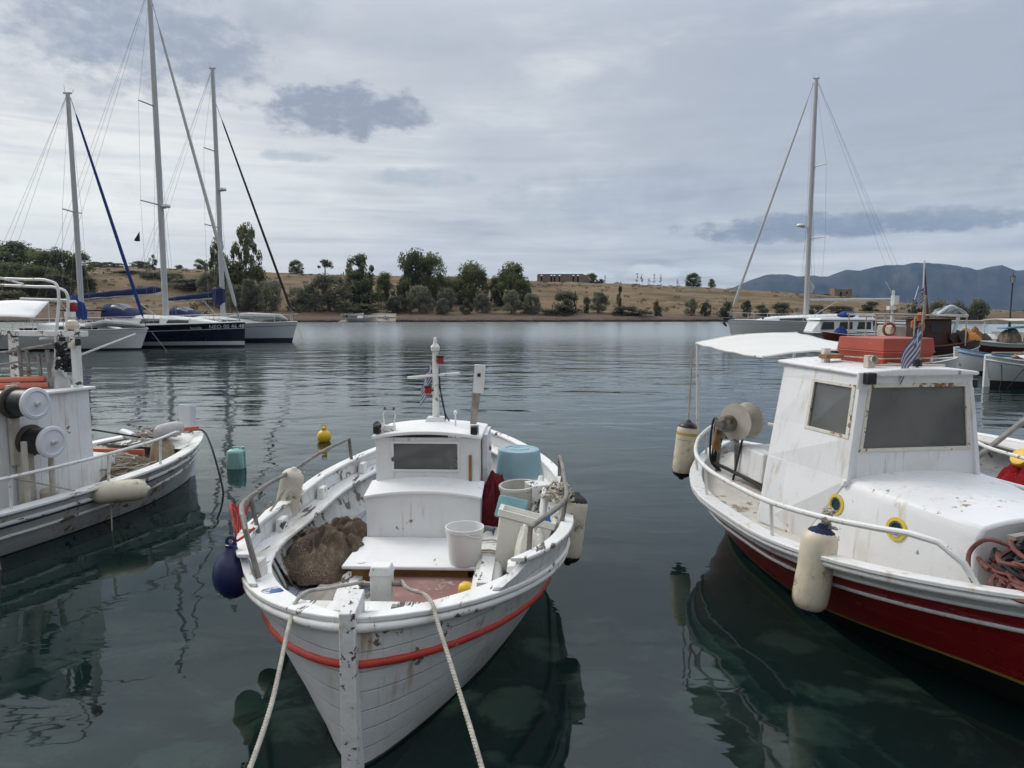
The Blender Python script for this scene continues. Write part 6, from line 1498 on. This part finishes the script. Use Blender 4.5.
# small maroon skiff beside it
HS = Hull(4.2, .75, 1.6, .7, 1.2, .7, -.25, .50, .72, .60)
Ys = 43.; t = thing('rowing_boat', 'small maroon skiff lying before the white motor cruiser', 'rowing boat', (px(855, Ys), Ys, .55), R(184))
HS.shell([(lambda x: -.25, 0), (lambda x: HS.sh(x), 0)], [m_maroon], t); HS.cap(.06, .02, .03, 'gunwale', m_gel, t); HS.inner(m_inner, t, .1); HS.floor_(m_wood, t, .12)
for x in (-.8, .5): b = MB(); b.box((x, 0, .42), (.22, 1.3, .04)); b.build('thwart', m_wood, t)
b = heap((0, 0, 0), .55, .3, .45, 2.7); one(b, 'cover', m_bluec, 'crumpled dark blue cover at the end of the maroon skiff', 'cover', (px(838, Ys), Ys-.3, .95), 0, ang=180)
# brown cabin boat
Y6 = 32.; HB = Hull(8.0, 1.45, 3., .72, 2.4, .8, -.5, .92, 1.35, 1.15, em=.42, ee=.95)
x6 = px(893, Y6); t = thing('fishing_boat', 'large brown fishing boat with dark cabin, pipe frame and two flags', 'fishing boat', (x6, Y6, 0), R(2), GH)
HB.shell([(lambda x: -.5, 2), (lambda x: .14, 0), (lambda x: HB.sh(x)-.42, 1), (lambda x: HB.sh(x), 1)], [m_ghull, m_brown, m_tar], t)
HB.strake(-.42, .035, 'rub_rail', m_gel, t); HB.cap(.14, .04, .05, 'gunwale', m_maroon, t); HB.inner(m_brown, t, .5, .06); HB.floor_(m_wood, t, .55)
lx = lambda p_: px(p_, Y6)-x6
b = MB(); b.box(((lx(913)+lx(942))/2, 0, 1.35), (lx(942)-lx(913), 1.5, 1.55), top=.94); cb6 = b.build('cabin', m_brown, t, bevel=.03)
b = MB(); b.box(((lx(913)+lx(942))/2, 0, 2.15), (1.5, 1.6, .06)); b.build('cabin_roof', m_maroon, cb6, bevel=.015)
b = MB(); b.box((lx(926), -.735, 1.72), (.55, .02, .32)); b.build('window', m_dkglass, cb6)
b = MB(); b.box(((lx(880)+lx(896))/2, -.2, 1.38), (.72, 1.1, .95)); b.build('engine_housing', m_dirtyw, t, bevel=.04)
b = MB(); zf = zy(315, Y6)
for y_ in (-1.15, 1.15): b.tube([(lx(858), y_, zf+.05), (lx(900), y_, zf+.02), (lx(950), y_, zf-.08)], .035, 7)
for p_ in (860, 878, 898, 949):
    for y_ in (-1.15, 1.15): b.tube([(lx(p_), y_, 1.0), (lx(p_), y_, zf)], .03, 6)
    b.tube([(lx(p_), -1.15, zf), (lx(p_), 1.15, zf)], .025, 6)
b.build('pipe_frame', m_dirtyw, t)
b = MB(); b.tube([(lx(927), 0, 2.15), (lx(923.5), 0, 3.3), (lx(920.5), 0, 4.4)], [.055, .045, .03], 8, mi=0); b.tube([(lx(920.5), 0, 3.4), (lx(920), 0, 4.75)], .032, 7, mi=1); b.tube([(lx(912), 0, 3.0), (lx(917), .1, 3.6)], .012, 5, mi=1); m6 = b.build('mast', [m_maroon, m_gel], t)
flag(m6, (lx(921), -.1, zy(285, Y6)), .62, .62, (-1, -.3, 0), .07, .85, seed=3)
b = MB(); b.tube([(lx(895), .4, 1.8), (lx(895.5), .4, zy(290, Y6))], .06, 8); b.box((lx(897.5), .4, zy(300, Y6)), (.22, .3, .40)); b.box((lx(894), .4, zy(308, Y6)), (.3, .25, .18)); b.tube([(lx(894), .4, zy(293, Y6)), (lx(887), .4, zy(281, Y6))], .012, 5); b.build('radar_mast', m_gel, t)
b = MB(); b.tube([(lx(944), -.6, 1.3), (lx(949), -.6, zy(317, Y6))], .09, 6, flat=.4); b.build('gaff_board', m_gel, t)
b = MB(); b.tube([(lx(872.5)+.25*math.cos(k*.3927), -1.22, zy(328.5, Y6)+.26*math.sin(k*.3927)) for k in range(16)], .06, 8, closed=True); one(b, 'life_ring', M('faded_orange_ring', (.34, .10, .06), .6, .15), 'orange life ring hanging on the pipe frame of the brown boat', 'life ring', (x6, Y6, 0), R(2))
for p_, y_, lab in ((905.5, 316.5, 'upper orange life vest hanging on the pipe frame of the brown boat'), (907.5, 326, 'lower orange life vest hanging on the pipe frame of the brown boat'), (899, 324, 'small orange buoy hanging left of the life vests on the brown boat')):
    b = MB(); b.lathe([(0, -.2), (.13, -.17), (.15, 0), (.13, .16), (0, .19)], n=12); o_ = one(b, 'life_vest', m_vest, lab, 'life vest', (px(p_, Y6), Y6-1.0, zy(y_, Y6)), 0); o_.scale = (1, .6, 1) if p_ > 900 else (.55, .5, .9)
b = MB(); b.lathe([(0, -.25), (.10, -.24), (.16, -.1), (.16, .1), (.10, .22), (0, .25)], n=12); b.lathe([(0, .2), (.12, .22), (.12, .42), (0, .46)], n=12); one(b, 'dark_jacket', m_black, 'dark jacket hanging between the orange life vests', 'jacket', (px(906, Y6), Y6-.9, zy(330, Y6)), 0)
b = MB(); bz = lambda p_, y_: Vector((px(p_, Y6)-x6, 0, zy(y_, Y6)))
b = heap((0, 0, 0), .95, .4, .30, 12.2, 9., (60, 110), .45)
b.tube(bez([(-1.1, -.3, -.05), (-.3, -.38, .42), (.3, -.36, .22), (1.1, -.25, -.1)], 14), .09, 7, mi=1); b.tube(bez([(-.6, -.3, .0), (.1, -.42, .30), (.9, -.3, .05)], 12), .08, 7)
one(b, 'sail_heap', [M('grey_sail_cloth', (.34, .36, .40), .9, .3, 3.), m_gelg], 'grey white bundled awning heap behind the mast of the brown boat', 'awning', (px(946, 40.), 40., zy(314, 40)), .3, ang=60)
for p_, y_, r_, lab in ((942, 337, .22, 'left net drum on the stern of the brown boat'), (951, 335.5, .26, 'right net drum on the stern of the brown boat')):
    b = MB(); b.lathe([(0, -.2), (r_, -.2), (r_, -.15), (r_*.6, -.14), (r_*.62, .14), (r_, .15), (r_, .2), (0, .2)], axis=(.3, -1, 0), n=20); b.tube([(0, 0, 0), (0, 0, -.6)], .05, 6); one(b, 'net_drum', m_gbrown, lab, 'net drum', (px(p_, Y6), Y6-.6, zy(y_, Y6)), 0)
one(heap((0, 0, 0), .6, .4, .38, 3.6, 4., (24, 48), .14), 'net_pile', m_oran, 'orange net heap beside the net drums of the brown boat', 'fishing net', (px(962, Y6), Y6-.3, zy(340, Y6)), 0, ang=180)
one(heap((0, 0, 0), .3, .25, .42, 5.9, 4., (20, 40), .25), 'net_pile', m_ochre, 'rust brown net bag right of the orange net heap', 'fishing net', (px(970, Y6), Y6-.3, zy(339, Y6)), 0, ang=180)
one(heap((0, 0, 0), .35, .25, .28, 6.9, 4., (20, 40), .25), 'net_pile', m_netb, 'low brown net pile farthest right on the brown boat', 'fishing net', (px(979, Y6), Y6-.2, zy(340, Y6)), 0, ang=180)
# maroon boat behind, white gunwale and cream canopy
Y7 = 37.; HM = Hull(7.4, 1.3, 2.6, .75, 2.4, .8, -.5, .82, 1.25, 1.1)
x7 = px(1005, Y7); t = thing('fishing_boat', 'maroon hulled fishing boat with white gunwale and cream canopy before the street lamp', 'fishing boat', (x7, Y7, 0), R(180), GH)
HM.shell([(lambda x: -.5, 1), (lambda x: .12, 0), (lambda x: HM.sh(x)-.16, 2), (lambda x: HM.sh(x), 2)], [m_maroon, m_tar, m_gel], t); HM.cap(.2, .05, .05, 'gunwale', m_gel, t); HM.inner(m_inner, t, .4); HM.floor_(m_deckw, t, .7)
l7 = lambda p_: x7-px(p_, Y7)
b = MB(); b.hexa([(l7(955), -.9, 1.12), (l7(985), -1., 1.08), (l7(985), 1., 1.08), (l7(955), .9, 1.12)], [(l7(965), -.7, 1.32), (l7(984), -.8, 1.32), (l7(984), .8, 1.32), (l7(965), .7, 1.32)]); b.build('foredeck', m_gel, t, bevel=.03)
b = MB(); b.grid(lambda u, v: (lerp(l7(994), l7(1045), u), lerp(-1.2, 1.2, v), zy(321, Y7)+.10*math.sin(3.14*v)), 6, 8); cn = b.build('canopy', m_cream, t, solid=.05)
for p_, y_ in ((997, -1.1), (997, 1.1), (1040, -1.1), (1040, 1.1)): b = MB(); b.tube([(l7(p_), y_, .9), (l7(p_), y_, zy(321, Y7))], .03, 6); b.build('canopy_post', m_galv, cn)
b = MB(); b.box((l7(1001), 1.0, zy(327, Y7)), (1.5, .7, .07), ry=.05); b.build('blue_board', m_cyan, t, bevel=.02)
b = heap((0, 0, 0), .5, .35, .55, 8.3, 4., (24, 48), .25); one(b, 'net_pile', m_netp, 'pale brown net heap under the cream canopy', 'fishing net', (px(1006, 36.2), 36.0, .95), 0, ang=180)
b = heap((0, 0, 0), .3, .25, .5, 2.3, 4., (20, 40), .25); one(b, 'net_pile', m_rubber, 'black tackle heap at the right picture edge under the cream canopy', 'tackle', (px(1022, 36.2), 35.6, 1.0), 0, ang=180)
# white boat with the light blue sheer strake
Y8 = 28.; HW_ = Hull(5.2, .98, 1.9, .7, 2.0, .8, -.35, .66, 1.0, .8)
x8 = px(966, Y8); a8 = R(172); t = thing('fishing_boat', 'small white boat with light blue sheer plank, third from the right edge', 'fishing boat', (x8+2.6, Y8+.3, 0), a8, GH)
HW_.shell([(lambda x: -.35, 1), (lambda x: .12, 0), (lambda x: HW_.sh(x)-.10, 0), (lambda x: HW_.sh(x), 2)], [m_gel, m_tar, m_cyan], t); HW_.strake(-.12, .03, 'blue_rail', m_cyan, t, -.98, .98, .01); HW_.cap(.12, .03, .04, 'gunwale', m_cyan, t); HW_.inner(m_inner, t, .3); HW_.floor_(m_wood, t, .34)
b = MB(); b.hexa([(2.42, -.06, -.2), (2.60, -.06, -.2), (2.60, .06, -.2), (2.42, .06, -.2)], [(2.5, -.06, 1.08), (2.68, -.06, 1.06), (2.68, .06, 1.06), (2.5, .06, 1.08)]); b.build('stem_post', m_gel, t)
one(heap((0, 0, 0), .5, .3, .3, 6.1, 4., (24, 48), .25), 'net_pile', m_ochre, 'brown tackle heap in the small boat with the light blue plank', 'tackle', (x8+2.4, Y8+.2, .55), 0, ang=180)
# white boat at the right edge with tarpaulin
Y9 = 23.; HX = Hull(5.8, 1.05, 2.2, .72, 2.2, .8, -.35, .74, 1.02, .85)
x9 = px(996, Y9); a9 = R(174); t = thing('fishing_boat', 'white boat with black bottom under a white tarpaulin at the right edge', 'fishing boat', (x9+2.88, Y9+.2, 0), a9, GH)
HX.shell([(lambda x: -.35, 1), (lambda x: .22, 0), (lambda x: HX.sh(x), 0)], [m_ghull, m_tar], t); HX.strake(-.12, .025, 'rub_rail', m_gel, t); HX.cap(.12, .03, .04, 'gunwale', m_gel, t); HX.inner(m_inner, t, .3); HX.floor_(m_wood, t, .34)
b = MB(); b.hexa([(2.72, -.05, -.2), (2.90, -.05, -.2), (2.90, .05, -.2), (2.72, .05, -.2)], [(2.72, -.05, 1.08), (2.90, -.05, 1.06), (2.90, .05, 1.06), (2.72, .05, 1.08)]); b.build('stem_post', m_gel, t)
def tp(u, v):
    x = lerp(1.9, -2.4, u); w = HX.W(x)*.92; a = lerp(-1, 1, v); pk = lerp(.12, .95, sst(u, .0, .45))
    return Vector((x, a*w, HX.sh(x)+.06+pk*(1-abs(a)**1.15)-.07*math.sin(abs(a)*3.1)*(.5+.5*math.sin(u*14))))
b = MB(); b.grid(tp, 40, 24); one(b, 'tarpaulin', m_wtarp, 'white tarpaulin tented over the boat at the right edge', 'tarpaulin', (x9+2.88, Y9+.2, 0), a9, ang=180, solid=.01)
b = MB(); b.box((2.0, .25, 1.14), (1.7, .16, .05), rz=.12); b.build('bow_plank', m_wood, t, bevel=.01)
b = MB(); b.tube([(2.55, .30, .92), (2.55, .42, .3), (2.62, .36, -.2)], .012, 5); b.tube([(1.9, .75, .90), (2.2, .68, .45), (2.5, .42, -.2)], .012, 5); b.build('bow_line', m_ropeb, t)
# white dinghy bow behind the red boat cabin
HD = Hull(4.4, .8, 1.9, .7, 1.4, .7, -.25, .50, .72, .55)
Yd = 26.; t = thing('rowing_boat', 'white rowing boat with pointed bow just right of the red roof box', 'rowing boat', (px(956, Yd)-2.25, Yd, .10), R(-6))
HD.shell([(lambda x: -.25, 0), (lambda x: HD.sh(x), 0)], [m_gel], t); HD.cap(.07, .02, .03, 'gunwale', m_gel, t); HD.inner(m_inner, t, .1); HD.floor_(m_wood, t, .12)
for x in (-.9, .5): b = MB(); b.box((x, 0, .40), (.22, 1.35, .04)); b.build('thwart', m_wood, t)
# little boats on the far slipway
Hs = Hull(5.2, .95, 2.2, .75, 1., .5, -.2, .62, .85, .65)
for p_, Y_, z_, rz_, lab, cv in ((362, 160.0, .05, 8, 'white motor boat lying in the water at the far slipway', 0), (353, 163.6, 1.2, 5, 'white boat with a raised nose hauled out on the far slipway', 1), (386, 162.5, 1.0, 100, 'small white dinghy standing on the far slipway', 2)):
    t = thing('motor_boat', lab, 'boat', (px(p_, Y_), Y_, z_), R(rz_)); k_ = (1.35, 1., .55)[cv]; t.scale = (k_, k_, k_)
    Hs.shell([(lambda x: -.2, 0), (lambda x: Hs.sh(x), 0)], [m_gel], t); Hs.floor_(m_gelg, t, .3); Hs.cap(.1, .03, .04, 'gunwale', m_gel, t)
    b = MB(); b.box((-2.4, 0, .85), (.35, .4, .75), top=.8); b.build('outboard', m_iron, t, bevel=.06)
    b = MB(); b.box((-.2, 0, .72), (1., .9, .6), top=.8); b.build('console', m_gel if cv != 1 else m_dkglass, t, bevel=.05)
# ------------------------------------------------------------------ drop unused templates
for k_, lst in TPL.items():
    for i, r_ in enumerate(lst):
        if (k_, i) not in USED:
            for c_ in kids(r_): bpy.data.objects.remove(c_)
            bpy.data.objects.remove(r_)
